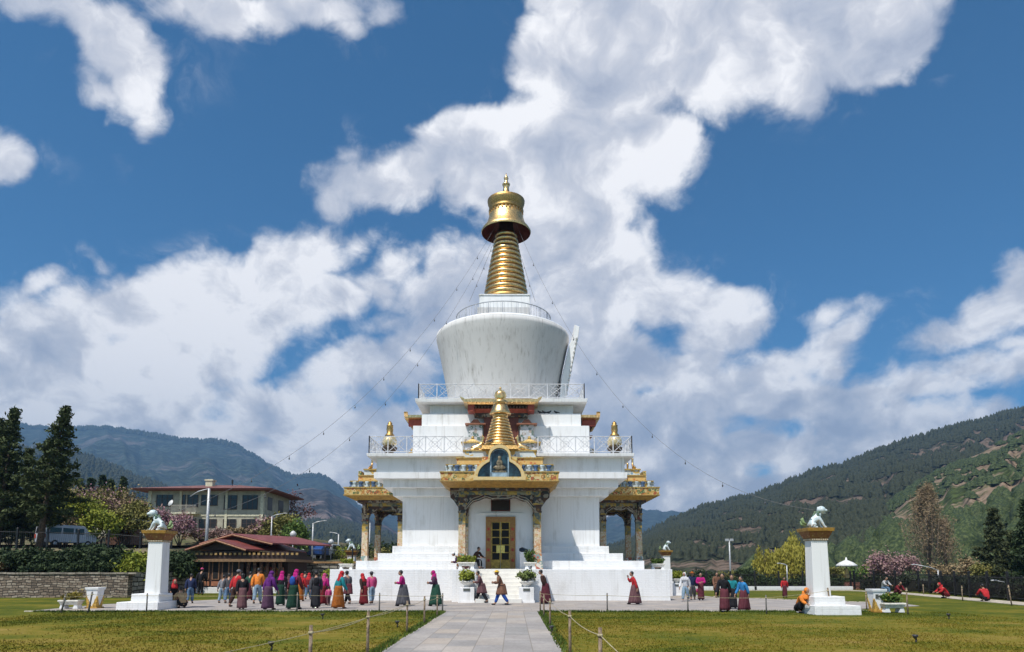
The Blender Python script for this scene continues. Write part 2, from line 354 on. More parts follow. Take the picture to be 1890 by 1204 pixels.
# the air over the valley
HZ = True
if HZ:
    m = bpy.data.materials.new('valley air'); m.use_nodes = True; m.node_tree.nodes.clear(); kk = NT(m.node_tree)
    o_ = kk.n('ShaderNodeOutputMaterial'); pv = kk.n('ShaderNodeVolumePrincipled'); kk.link(pv.outputs[0], o_.inputs['Volume'])
    pv.inputs['Color'].default_value = (.27, .50, .82, 1); pv.inputs['Density'].default_value = HAZE_D; pv.inputs['Anisotropy'].default_value = 0.
    b = MB(); b.box(-4200, 4600, -60, 5200, -40, 1130); hz = b.build('haze', m); tag(hz, kind='stuff')
S.view_settings.view_transform = 'Standard'; S.view_settings.look = 'None'; S.view_settings.exposure = EXPO; S.view_settings.gamma = 1
S.cycles.max_bounces = 6; S.cycles.diffuse_bounces = 3; S.cycles.glossy_bounces = 3; S.cycles.transparent_max_bounces = 8; S.cycles.volume_bounces = 0
S.cycles.use_denoising = True
# ---------------------------------------------------------------- ground, lawns, paving
def sheet(name, poly, z, mat, kind='structure', sub=0):
    b = MB(); b.add([(p[0], p[1], z) for p in poly], [tuple(range(len(poly)))]); o = b.build(name, mat, fixn=False); tag(o, kind=kind); return o
m, k, b_ = newmat('grass lawn'); v = coords(k)
n1 = k.noise(k.mapping(v, scale=(.7, 1, 1)), .45, 5, .65); n2 = k.noise(v, 3.2, 6, .7); n3 = k.noise(v, 22, 4, .7)
f = k.math('ADD', k.math('ADD', k.math('MULTIPLY', n1, 1.1), k.math('MULTIPLY', n2, .65)), k.math('MULTIPLY', n3, .45))
sy_ = k.n('ShaderNodeSeparateXYZ'); k.link(v, sy_.inputs[0])
f = k.math('SUBTRACT', f, k.rng(sy_.outputs[1], 19., 27., 0., .17))
c1 = k.ramp(k.rng(f, .74, 1.52, smooth=False), [(0., (.045, .065, .008)), (.28, (.10, .112, .012)), (.5, (.185, .150, .020)), (.75, (.26, .19, .05)), (1., (.44, .31, .12))])
k.set(b_.inputs['Base Color'], c1); b_.inputs['Roughness'].default_value = .95; b_.inputs['Specular IOR Level'].default_value = .1; bump(k, b_, k.math('ADD', n3, n2), .6, .04)
LAWN = m
sheet('ground', [(-7000, -80), (7000, -80), (7000, 7000), (-7000, 7000)], -.012, M('valley floor', (.09, .075, .05), .95, 0, .2, .05, c2=(.035, .045, .022)))
sheet('lawn', [(-60, -30), (34, -30), (34, 60), (-60, 60)], -.006, LAWN)
# slabs of the path and plaza
def paving(name, sx, sy, c=(.44, .38, .335), c2=(.33, .30, .275), rot=0):
    m, k, b_ = newmat(name); v = k.mapping(coords(k), rot=(0, 0, rot)); bt = k.n('ShaderNodeTexBrick'); k.link(v, bt.inputs[0]); bt.inputs['Scale'].default_value = 1.
    bt.inputs['Brick Width'].default_value = sx; bt.inputs['Row Height'].default_value = sy; bt.inputs['Mortar Size'].default_value = .012; bt.inputs['Mortar Smooth'].default_value = .3; bt.inputs['Bias'].default_value = -.1
    bt.inputs['Color1'].default_value = (0, 0, 0, 1); bt.inputs['Color2'].default_value = (1, 1, 1, 1); bt.inputs['Mortar'].default_value = (.5, .5, .5, 1)
    bt.offset = .37; bt.squash = 1.3; bt.squash_frequency = 3
    sp_ = k.n('ShaderNodeSeparateColor'); k.link(bt.outputs['Color'], sp_.inputs[0])
    base = k.ramp(sp_.outputs[0], [(0, c2), (.3, (c[0]*.92, c[1]*.93, c[2]*.96)), (.6, c), (.85, (c[0]*1.08, c[1]*1.02, c[2]*.95)), (1, (c[0]*.86, c[1]*.88, c[2]*.93))])
    dirt = k.rng(k.noise(v, .8, 6, .65), .35, .75, .82, 1.1); dt2 = k.rng(k.noise(v, 11, 4, .6), .3, .7, .9, 1.06)
    base = k.mix(1., base, k.math('MULTIPLY', dirt, dt2), 'MULTIPLY'); base = k.mix(k.math('MULTIPLY', bt.outputs['Fac'], .55), base, (.16, .14, .11))
    k.set(b_.inputs['Base Color'], base); b_.inputs['Roughness'].default_value = .8; b_.inputs['Specular IOR Level'].default_value = .25
    bump(k, b_, k.math('ADD', k.math('MULTIPLY', bt.outputs['Fac'], -1.), k.math('MULTIPLY', k.noise(v, 15, 4, .6), .5)), .4, .01); return m
PAVE = paving('path slabs', 1.25, .62, (.40, .365, .335), (.31, .295, .28), rot=PI/2); PAVE2 = paving('plaza slabs', .8, .6, (.40, .36, .33), (.34, .31, .29))
def slab(name, poly, z, mat):
    b = MB(); n = len(poly); b.add([(p[0], p[1], -.1) for p in poly]+[(p[0], p[1], z) for p in poly], [tuple(range(n, 2*n))]+[(i, (i+1) % n, (i+1) % n+n, i+n) for i in range(n)]); o = b.build(name, mat); tag(o, kind='structure'); return o
slab('path', [(-1.86, -20), (1.84, -20), (1.84, 27.42), (-1.86, 27.42)], .004, PAVE)
slab('plaza', [(-18.6, 27.4), (15.1, 27.4), (15.4, 29), (19.5, 31.5), (20., 34.), (16.7, 36.8), (13.0, 42.), (12.7, 52), (12.6, 70), (-12.6, 70), (-13.2, 48), (-14.6, 40), (-17.0, 35.2), (-18.8, 33.)], .012, PAVE2)
# edging stones along the plaza, slightly raised and uneven
EDGE = M('pale edging stone', (.50, .45, .36), .85, 0, .2, 5)
b = MB()
for seg in ([(-18.6, 27.3), (-1.95, 27.3)], [(1.95, 27.3), (15.1, 27.3)], [(19.6, 34.1), (16.75, 36.95), (13.1, 42.05)]):
    for p, q in zip(seg[:-1], seg[1:]):
        L = math.dist(p, q); n = int(L/.45); a = math.atan2(q[1]-p[1], q[0]-p[0])
        for i in range(n):
            if random.random() < .12: continue
            t = (i+.5)/n; b.cbox((p[0]+(q[0]-p[0])*t, p[1]+(q[1]-p[1])*t+random.uniform(-.02, .02), .0), (.40+random.uniform(-.05, .03), .12+random.uniform(-.02, .03), .07+random.uniform(-.02, .03)), rz=a+random.uniform(-.04, .04))
o = b.build('kerb', EDGE); tag(o, kind='structure')
slab('stone_path', [(23.0, 26.), (25.2, 22.), (26.0, 30.), (29.3, 50), (28.2, 55.2), (15., 55.6), (15., 54.6), (27.4, 54.2), (28.0, 50), (24.6, 32.)], .02, M('pale stone path', (.48, .42, .34), .85, 0, .2, 2.))
def vnoise(x, y, seed=0, octs=5):
    """cheap value noise with numpy"""
    r = np.random.default_rng(seed); G = r.random((64, 64)); out = np.zeros_like(x); amp = 1.; fr = 1.; tot = 0
    for _ in range(octs):
        u = x*fr; w = y*fr; i = np.floor(u).astype(int); j = np.floor(w).astype(int); fu = u-i; fw = w-j; fu = fu*fu*(3-2*fu); fw = fw*fw*(3-2*fw)
        a = G[i % 64, j % 64]; b_ = G[(i+1) % 64, j % 64]; c = G[i % 64, (j+1) % 64]; d = G[(i+1) % 64, (j+1) % 64]
        out += amp*((a*(1-fu)+b_*fu)*(1-fw)+(c*(1-fu)+d*fu)*fw); tot += amp; amp *= .5; fr *= 2.03
    return out/tot-.5
# grass blades and tufts on the nearer lawns
def tufts(name, boxes, n, hgt, mat):
    X = []; 
    for (x0, x1, y0, y1), w in boxes:
        m_ = int(n*w); yy = y0+(y1-y0)*rng.random(m_)**1.3; X.append(np.stack([x0+(x1-x0)*rng.random(m_), yy], 1))
    X = np.concatenate(X); N_ = len(X)
    keep = (vnoise(X[:, 0]*.55, X[:, 1]*.35, 17, 4)+rng.normal(size=N_)*.12) > -.02; X = X[keep]; N_ = len(X)
    a = rng.random(N_)*2*PI; h = hgt*(.4+rng.random(N_)); w = .012+.012*rng.random(N_)
    B0 = np.stack([X[:, 0]-np.cos(a)*w, X[:, 1]-np.sin(a)*w, np.full(N_, -.01)], 1); B1 = np.stack([X[:, 0]+np.cos(a)*w, X[:, 1]+np.sin(a)*w, np.full(N_, -.01)], 1)
    T_ = np.stack([X[:, 0]+rng.normal(size=N_)*h*.35, X[:, 1]+rng.normal(size=N_)*h*.35, h], 1)
    V = np.stack([B0, B1, T_], 1).reshape(-1, 3); me = bpy.data.meshes.new(name); me.vertices.add(3*N_); me.vertices.foreach_set('co', V.ravel())
    me.loops.add(3*N_); me.loops.foreach_set('vertex_index', np.arange(3*N_)); me.polygons.add(N_); me.polygons.foreach_set('loop_start', np.arange(N_)*3); me.polygons.foreach_set('loop_total', np.full(N_, 3))
    me.materials.append(mat); me.update(); o = bpy.data.objects.new(name, me); COL.objects.link(o); tag(o, kind='stuff'); return o
tufts('grass', [((-17, -1.9, 9, 27.2), .5), ((1.9, 18, 9, 27.2), .5)], 170000, .026, LAWN)
tufts('grass', [((-18, -1.9, 26.9, 27.25), .42), ((1.9, 15, 26.9, 27.25), .42), ((-2.06, -1.80, 8, 27), .14), ((1.79, 2.04, 8, 27), .14)], 22000, .075, leafmat('edge grass', (.03, .055, .008), (.07, .11, .012), (.12, .15, .03)))
# ---------------------------------------------------------------- mountains round the valley
def hillmat(name, forest, bare, patch, scale, bare_amt=.5, detail_scale=8.):
    m, k, b_ = newmat(name); v = coords(k)
    big = k.noise(v, scale, 6, .6, .4); fine = k.noise(v, scale*detail_scale, 5, .65)
    vo = k.n('ShaderNodeTexVoronoi'); k.link(v, vo.inputs['Vector']); vo.inputs['Scale'].default_value = scale*detail_scale*2.2
    fcol = k.mix(k.rng(vo.outputs['Distance'], .1, .7), tuple(x*1.5 for x in forest), tuple(x*.55 for x in forest))
    bcol = k.mix(k.rng(fine, .35, .65), bare, patch)
    f = k.math('ADD', big, k.math('MULTIPLY', k.math('SUBTRACT', fine, .5), .55))
    k.set(b_.inputs['Base Color'], k.mix(k.rng(f, 1-bare_amt-.05, 1-bare_amt+.07), fcol, bcol)); b_.inputs['Roughness'].default_value = .95; b_.inputs['Specular IOR Level'].default_value = .05
    bump(k, b_, k.math('ADD', k.math('MULTIPLY', vo.outputs['Distance'], -.6), fine), .8, 1/scale*.04); return m
HILLS = {}
def hill(name, prof, Y0, Y1, mat, zb=-5., p=1.25, amp=.10, nf=6., seed=1, nx=260, ny=46, jag=.006, behind=.25):
    pts = [(at(px, py, Y1)-Vector((CX, 0, EYE))) for px, py in prof]; us = np.array([q.x/Y1 for q in pts]); ws = np.array([q.z/Y1 for q in pts])
    U = np.linspace(us[0], us[-1], nx); Wr = np.interp(U, us, ws)
    # soften the corners of the profile, then add small jags
    ker = np.hanning(7); ker /= ker.sum(); Wr = np.convolve(np.pad(Wr, 3, 'edge'), ker, 'valid')
    Wr = Wr+jag*vnoise(U*90, U*0, seed+5)
    Sg = np.concatenate([np.linspace(0, 1, ny), np.linspace(1.04, 1.5, 8)]); uu, ss = np.meshgrid(U, Sg)
    Y = Y0+(Y1-Y0)*ss; wr = np.broadcast_to(Wr, uu.shape); X = CX+uu*Y
    zr = EYE+wr*Y1
    z = zb+(zr-zb)*np.clip(ss, 0, 1)**p
    rid = vnoise(uu*nf*3, ss*nf*.35+uu*2, seed, 4); rid = -np.abs(rid)*2+.5
    z = z+rid*amp*(zr-zb)*np.sin(np.clip(ss, 0, 1)*PI)**.8
    over = ss > 1; z = np.where(over, zr-(ss-1)*behind*Y1, z)
    V = np.stack([X, Y, z], -1).reshape(-1, 3); ny2 = len(Sg); idx = np.arange(ny2*nx).reshape(ny2, nx)
    Fq = np.stack([idx[:-1, :-1], idx[:-1, 1:], idx[1:, 1:], idx[1:, :-1]], -1).reshape(-1, 4)
    me = bpy.data.meshes.new(name); me.from_pydata(V.tolist(), [], Fq.tolist()); me.materials.append(mat); me.polygons.foreach_set('use_smooth', [True]*len(Fq)); me.update()
    o = bpy.data.objects.new(name, me); COL.objects.link(o); tag(o, kind='structure'); HILLS[o.name] = (X, Y, z, uu, ss); return o
def htrees(name, H_, n, size, mat, smin=0., smax=1.02, mask=None, seed=3, wide=.42):
    """far-off forest: small uneven cones standing on the slope"""
    X, Y, Z, uu, ss = H_; r = np.random.default_rng(seed); ny, nx = X.shape
    jmax = int(np.searchsorted(ss[:, 0], smax)); jmin = int(np.searchsorted(ss[:, 0], smin)); 
    fi = jmin+(jmax-1-jmin)*r.random(n)**.8; fj = (nx-1.001)*r.random(n); i = np.minimum(fi.astype(int), ny-2); j = fj.astype(int); a = (fi-i)[:, None]; b_ = (fj-j)[:, None]
    G = np.stack([X, Y, Z], -1); P_ = (G[i, j]*(1-a)+G[i+1, j]*a)*(1-b_)+(G[i, j+1]*(1-a)+G[i+1, j+1]*a)*b_
    if mask is not None: P_ = P_[mask(P_, i, j, r)]
    n = len(P_); s = size*(.55+.9*r.random(n)); k_ = 5; ang = np.linspace(0, 2*PI, k_, endpoint=False); ph = r.random(n)*6
    tip = P_+np.stack([r.normal(size=n)*.06*s, r.normal(size=n)*.06*s, s], 1); w = wide*(.7+.6*r.random(n))*s
    base = P_[:, None, :]+np.stack([np.cos(ang[None]+ph[:, None])*w[:, None], np.sin(ang[None]+ph[:, None])*w[:, None], np.full((n, k_), .12)*s[:, None]], -1)
    mid = P_[:, None, :]+np.stack([np.cos(ang[None]+ph[:, None]+.6)*w[:, None]*.72, np.sin(ang[None]+ph[:, None]+.6)*w[:, None]*.72, np.full((n, k_), .55)*s[:, None]*(.8+.4*r.random((n, k_)))], -1)
    V = np.concatenate([base, mid, tip[:, None, :]], 1).reshape(-1, 3); o_ = np.arange(n)*(2*k_+1); F = []
    for q in range(k_):
        q2 = (q+1) % k_; F.append(np.stack([o_+q, o_+q2, o_+k_+q2], 1)); F.append(np.stack([o_+q, o_+k_+q2, o_+k_+q], 1)); F.append(np.stack([o_+k_+q, o_+k_+q2, o_+2*k_], 1))
    F = np.concatenate(F); N_ = len(F); me = bpy.data.meshes.new(name); me.vertices.add(len(V)); me.vertices.foreach_set('co', V.ravel()); me.loops.add(3*N_); me.loops.foreach_set('vertex_index', F.ravel())
    me.polygons.add(N_); me.polygons.foreach_set('loop_start', np.arange(N_)*3); me.polygons.foreach_set('loop_total', np.full(N_, 3)); me.materials.append(mat); me.update()
    o = bpy.data.objects.new(name, me); COL.objects.link(o); tag(o, kind='stuff'); return o
hill('mountains', [(-420,830),(-250,800),(-100,790),(0,783),(40,787),(60,790),(110,795),(160,790),(235,795),(262,800),(285,803),(310,808),(345,812),(400,815),(425,817),(440,825),(480,850),(500,862),(520,870),(545,881),(560,879),(592,880),(612,892),(630,905),(650,925),(665,938),(700,950),(760,962),(900,985),(1050,990)], 1500, 4500,
     hillmat('far mountain', (.045, .060, .045), (.10, .09, .085), (.15, .13, .12), .0012, .40), p=1.15, amp=.16, nf=5, seed=4, nx=420, ny=70)
hill('mountains', [(950,985),(1050,975),(1120,955),(1160,941),(1200,941),(1240,945),(1290,948),(1330,938),(1365,926),(1400,936),(1460,960),(1560,980)], 2500, 4600,
     hillmat('far right mountain', (.045, .060, .050), (.14, .11, .10), (.2, .16, .15), .0012, .35), p=1.15, amp=.15, nf=5, seed=9, nx=240)
hill('hills', [(380,985),(440,960),(490,930),(540,908),(575,900),(610,908),(640,925),(665,945),(690,962),(740,985),(820,1005),(950,1015),(1150,1012)], 900, 2500,
     hillmat('brown hill', (.06, .055, .05), (.13, .095, .085), (.20, .155, .14), .0022, .50), p=1.15, amp=.2, nf=5, seed=14, nx=260)
hill('hills', [(-300,800),(-100,815),(60,835),(120,841),(150,843),(200,862),(250,884),(300,903),(360,925),(420,945),(500,962),(560,962),(600,960),(640,968),(680,985),(760,1003),(900,1018),(1150,1020)], 500, 1750,
     hillmat('dark forest hill', (.022, .036, .026), (.12, .09, .075), (.17, .13, .11), .004, .33), p=1.15, amp=.16, nf=6, seed=21, nx=360)
hill('hillside', [(1120,1020),(1160,1008),(1200,990),(1240,968),(1290,948),(1330,936),(1372,928),(1400,920),(1430,907),(1500,879),(1540,868),(1570,860),(1600,848),(1640,832),(1700,812),(1760,796),(1800,788),(1850,774),(1890,763),(2000,738),(2200,700),(2500,650)], 260, 1150,
     hillmat('right forest hill', (.045, .050, .026), (.125, .088, .062), (.20, .145, .11), .0095, .50, 7), p=1.2, amp=.16, nf=6, seed=33, nx=420, ny=80)
hill('hillside', [(1380,1042),(1430,1030),(1480,1018),(1540,1000),(1600,965),(1650,925),(1690,895),(1740,870),(1790,845),(1840,822),(1890,797),(2000,765),(2200,730),(2500,690)], 130, 560,
     hillmat('near green slope', (.065, .085, .026), (.18, .13, .085), (.30, .22, .155), .018, .50, 6), p=1.25, amp=.16, nf=7, seed=40, nx=360, ny=70)
FT1 = leafmat('far forest', (.014, .020, .009), (.034, .040, .017), (.07, .068, .032)); FT2 = leafmat('slope trees', (.010, .020, .007), (.04, .06, .018), (.12, .14, .05))
LB = list(HILLS.items())
def mk(th, sc, seed): return lambda P_, i, j, r: (vnoise(P_[:, 0]/sc, P_[:, 1]/sc, seed, 3)+r.normal(size=len(P_))*.10) > th
def mk2(th, sc, seed, top, nn): return lambda P_, i, j, r: (vnoise(P_[:, 0]/sc, P_[:, 2]/sc*1.6, seed, 5)*1.3+r.normal(size=len(P_))*.05+np.clip((i/nn-top)*.6, -.03, .25)) > th
htrees('forest', HILLS['hillside'], 52000, 5.8, FT1, .03, 1.0, mk2(.015, 26, 7, .70, 79))
htrees('forest', HILLS['hillside'], 2400, 11., FT1, .94, 1.005, None, 5, .3)
htrees('forest', HILLS['hillside.001'], 30000, 3.2, FT2, .02, 1.0, mk2(.0, 15, 8, 1.0, 69), 6, .6)
htrees('forest', HILLS['hillside.001'], 1600, 7., FT2, .0, .35, mk(-.1, 30, 9), 7, .6)
htrees('forest', HILLS['hills.001'], 22000, 9., FT1, .05, 1.0, mk(-.1, 160, 10), 8)
htrees('forest', HILLS['hills.001'], 1600, 14., FT1, .96, 1.005, None, 9, .3)
htrees('forest', HILLS['mountains'], 5000, 20., FT1, .93, 1.0, None, 10, .4)
# valley floor rising gently between the grounds and the right slope (seen over the fence)
# ---------------------------------------------------------------- the chorten (memorial stupa)
AX, AY = 0.10, 46.
CH = thing('chorten', (AX, AY, 0), 'tall white stepped memorial stupa with golden ringed spire, painted porches and round white drum', 'stupa')
def rot(k): return Matrix.Rotation(k, 4, 'Z')
# solid masonry, one tier after another
b = MB(); b.frus(9.2, -.3, 9.17, 1.68); b.build('plinth', WHITEB, CH, bevel=.02)
b = MB()
for hw, z0, z1 in ((8.04, 1.678, 2.15), (7.03, 2.15, 2.59)):
    n_, m_ = 2.3, 6.6   # each side is cut back in the middle to make room for its porch
    b.prism([(-hw, -hw), (-n_, -hw), (-n_, -m_), (n_, -m_), (n_, -hw), (hw, -hw), (hw, -n_), (m_, -n_), (m_, n_), (hw, n_), (hw, hw), (-hw, hw), (-hw, n_), (-m_, n_), (-m_, -n_), (-hw, -n_)], z0, z1, 0, 'z')
b.frus(6.33, 2.59, 6.32, 3.03)
b.build('stepped_base', WHITEB, CH, bevel=.015)
b = MB(); b.frus(5.83, 3.03, 5.86, 6.0); b.build('lower_wall', WHITE, CH)
b = MB(); b.frus(6.35, 5.98, 6.37, 6.42); b.frus(6.85, 6.42, 6.86, 6.89); b.frus(7.30, 6.89, 7.31, 7.24); b.build('cornice_band', WHITE, CH, bevel=.01)
b = MB(); b.frus(7.18, 7.24, 7.18, 8.12); b.build('upper_wall', WHITE, CH)
b = MB(); b.frus(7.66, 8.12, 7.68, 8.30); b.build('terrace_slab', WHITE, CH, bevel=.015)
b = MB(); b.frus(5.38, 8.30, 5.38, 10.39); b.frus(4.92, 10.39, 4.92, 11.26); b.frus(4.48, 11.26, 4.48, 11.9)
b.build('upper_block', WHITE, CH, bevel=.02)
b = MB(); b.frus(5.28, 11.9, 5.31, 12.12); b.build('upper_terrace_slab', WHITE, CH, bevel=.015)
# drum with its shallow dome
b = MB(); b.lathe([(3.60, 12.12), (3.74, 13.2), (4.14, 15.3), (4.48, 16.9), (4.62, 17.45), (4.62, 17.75)], 72); b.build('drum', WHITED, CH)
b = MB(); b.lathe([(4.60, 17.73), (4.48, 17.90), (4.1, 18.08), (3.60, 18.22), (3.30, 18.27), (3.1, 18.29), (.5, 18.31)], 72); b.build('dome', WHITE, CH)
b = MB(); b.frus(1.80, 18.25, 1.79, 19.35, cx=.10); b.build('harmika', WHITED, CH, bevel=.02)
b = MB(); b.frus(1.74, 19.35, 1.70, 20.22, cx=.14); b.frus(1.76, 20.22, 1.76, 20.30, cx=.14); b.build('harmika_block', WHITE, CH, bevel=.02)
# spire of thirteen rings
SX = .22
pr = [(1.42, 21.05), (1.60, 21.15), (1.62, 21.30)]
NR = 13; z0, z1, r0, r1 = 20.62, 25.5, 1.60, .80
b = MB(); b.lathe([(1.58, 20.30), (1.63, 20.40), (1.60, 20.58), (1.45, 20.64)], 48, c=(SX, 0, 0)); b.build('spire_base', GOLDD, CH)
dz = (z1-z0)/NR
b = MB()
for i in range(NR):
    r = r0+(r1-r0)*i/(NR-1); z = z0+i*dz; p = []
    for j in range(9):
        t = PI*j/8; p.append((r-.10+.10*math.sin(t), z+dz*.80*(1-math.cos(t))/2))
    b.lathe([(r*.86, z-.005)]+p+[(r*.84, z+dz*.8)], 48, c=(SX, 0, 0))
o = b.build('spire_ring', GOLD, CH); o['label'] = 'polished golden rings of the spire'
b = MB(); b.lathe([(r0*.87, z0), (r1*.84, z1), (.5, z1+.5), (.5, 26.4)], 40, c=(SX, 0, 0)); b.build('spire_core', M('dark spire core', (.035, .02, .015), .6), CH)
# golden umbrella, crown and finial
b = MB(); b.lathe([(1.74, 25.52), (1.78, 25.62), (1.66, 25.82), (1.42, 26.12), (1.30, 26.42), (1.22, 26.75), (1.15, 27.05)], 48, c=(SX, 0, 0), caps=False); um = b.build('umbrella', M('embossed gold', (.80, .55, .24), .38, 1., .18, 10, bmp=.5), CH)
b = MB(); b.lathe([(1.735, 25.522), (1.62, 25.78), (1.36, 26.08), (1.22, 26.4), (.45, 26.5)], 48, c=(SX, 0, 0), caps=False); b.build('umbrella_lining', MAROON, um, fixn=False)
b = MB(); b.lathe([(1.15, 27.05), (1.20, 27.12), (1.26, 27.2), (1.14, 27.3), (1.20, 27.42), (1.32, 27.75), (1.34, 27.95), (1.20, 28.02), (1.16, 27.98), (.9, 28.05), (.4, 28.1)], 40, c=(SX, 0, 0))
for i in range(28):
    a = 2*PI*i/28; b.cbox((SX+1.19*math.cos(a), 1.19*math.sin(a), 27.0), (.10, .10, .12), 1, rz=a)
b.build('crown', [GOLDD, GOLD], CH)
b = MB(); b.lathe([(.48, 28.02), (.50, 28.12), (.40, 28.2), (.44, 28.35), (.38, 28.5), (.24, 28.62), (.20, 29.0), (.24, 29.15), (.28, 29.2), (.28, 29.27), (.14, 29.36), (.12, 29.6), (.17, 29.7), (.12, 29.85), (.03, 29.98), (.02, 30.12)], 24, c=(SX, 0, 0)); b.build('finial', GOLD, CH)
# round railing on the dome, square railings on the terraces
RAILW = M('white painted iron', (.62, .63, .66), .5, 0, .1, 8); RAILG = M('grey painted iron', (.36, .38, .42), .5, 0, .1, 8)
def arc(r, z, n=64): return [(r*math.cos(2*PI*i/n)+.04, r*math.sin(2*PI*i/n), z) for i in range(n+1)]
b = MB(); b.tube(arc(3.30, 19.16), .035, 5); b.tube(arc(3.30, 18.40), .022, 5)
for i in range(22):
    a = 2*PI*(i+.5)/22; x, y = 3.3*math.cos(a)+.04, 3.3*math.sin(a); b.tube([(x, y, 18.2), (x, y, 19.17)], .026, 5)
for i in range(88):
    a = 2*PI*(i+.5)/88; x, y = 3.3*math.cos(a)+.04, 3.3*math.sin(a); b.tube([(x, y, 18.40), (x, y, 19.14)], .010, 4)
b.build('dome_railing', RAILG, CH)
def railing(hw, z, n, hgt, k, name, mat=RAILW, gap=None, part=0):
    if gap and not part: railing(hw, z, n, hgt, k, name, mat, gap, -1); return railing(hw, z, n, hgt, k, name, mat, gap, 1)
    b = MB(rot(k)); y = -hw
    def bar(p, q_, r=.016): b.tube([p, q_], r, 4, smooth=False)
    w = 2*hw/n
    for i in range(n+1):
        x = -hw+i*w
        if gap and (gap[0]+.01 < x < gap[1]-.01 or x*part < 0): continue
        if i < n or gap is None or True: b.cbox((x if i else x, y, z+hgt/2), (.055, .055, hgt))
    for i in range(n):
        x0, x1 = -hw+i*w+.03, -hw+(i+1)*w-.03
        if gap and ((x1 > gap[0] and x0 < gap[1]) or x0*part < 0): continue
        xm = (x0+x1)/2; za, zb = z+.10, z+hgt-.04; zm = (za+zb)/2
        bar((x0, y, zb), (x1, y, zb), .024); bar((x0, y, za), (x1, y, za), .02)
        for sx in (1, -1):
            bar((xm-sx*(x1-x0)/2, y, za), (xm+sx*(x1-x0)/2, y, zb), .017)
        bar((xm-(x1-x0)*.36, y, zm), (xm, y, zb), .012); bar((xm+(x1-x0)*.36, y, zm), (xm, y, zb), .012)
        bar((xm-(x1-x0)*.36, y, zm), (xm, y, za), .012); bar((xm+(x1-x0)*.36, y, zm), (xm, y, za), .012)
        rr = .16*(zb-za)/.8; pts = [(xm+rr*math.cos(t*PI/6), y, zm+rr*math.sin(t*PI/6)) for t in range(13)]
        b.tube(pts, .013, 4)
    return b.build(name, mat, CH)
for kq in range(4):
    railing(7.56, 8.30, 14, 1.03, kq*PI/2, 'terrace_railing', gap=(-2.0, 2.0) if kq != 2 else None)
    railing(5.12, 12.12, 9, .98, kq*PI/2, 'upper_railing')
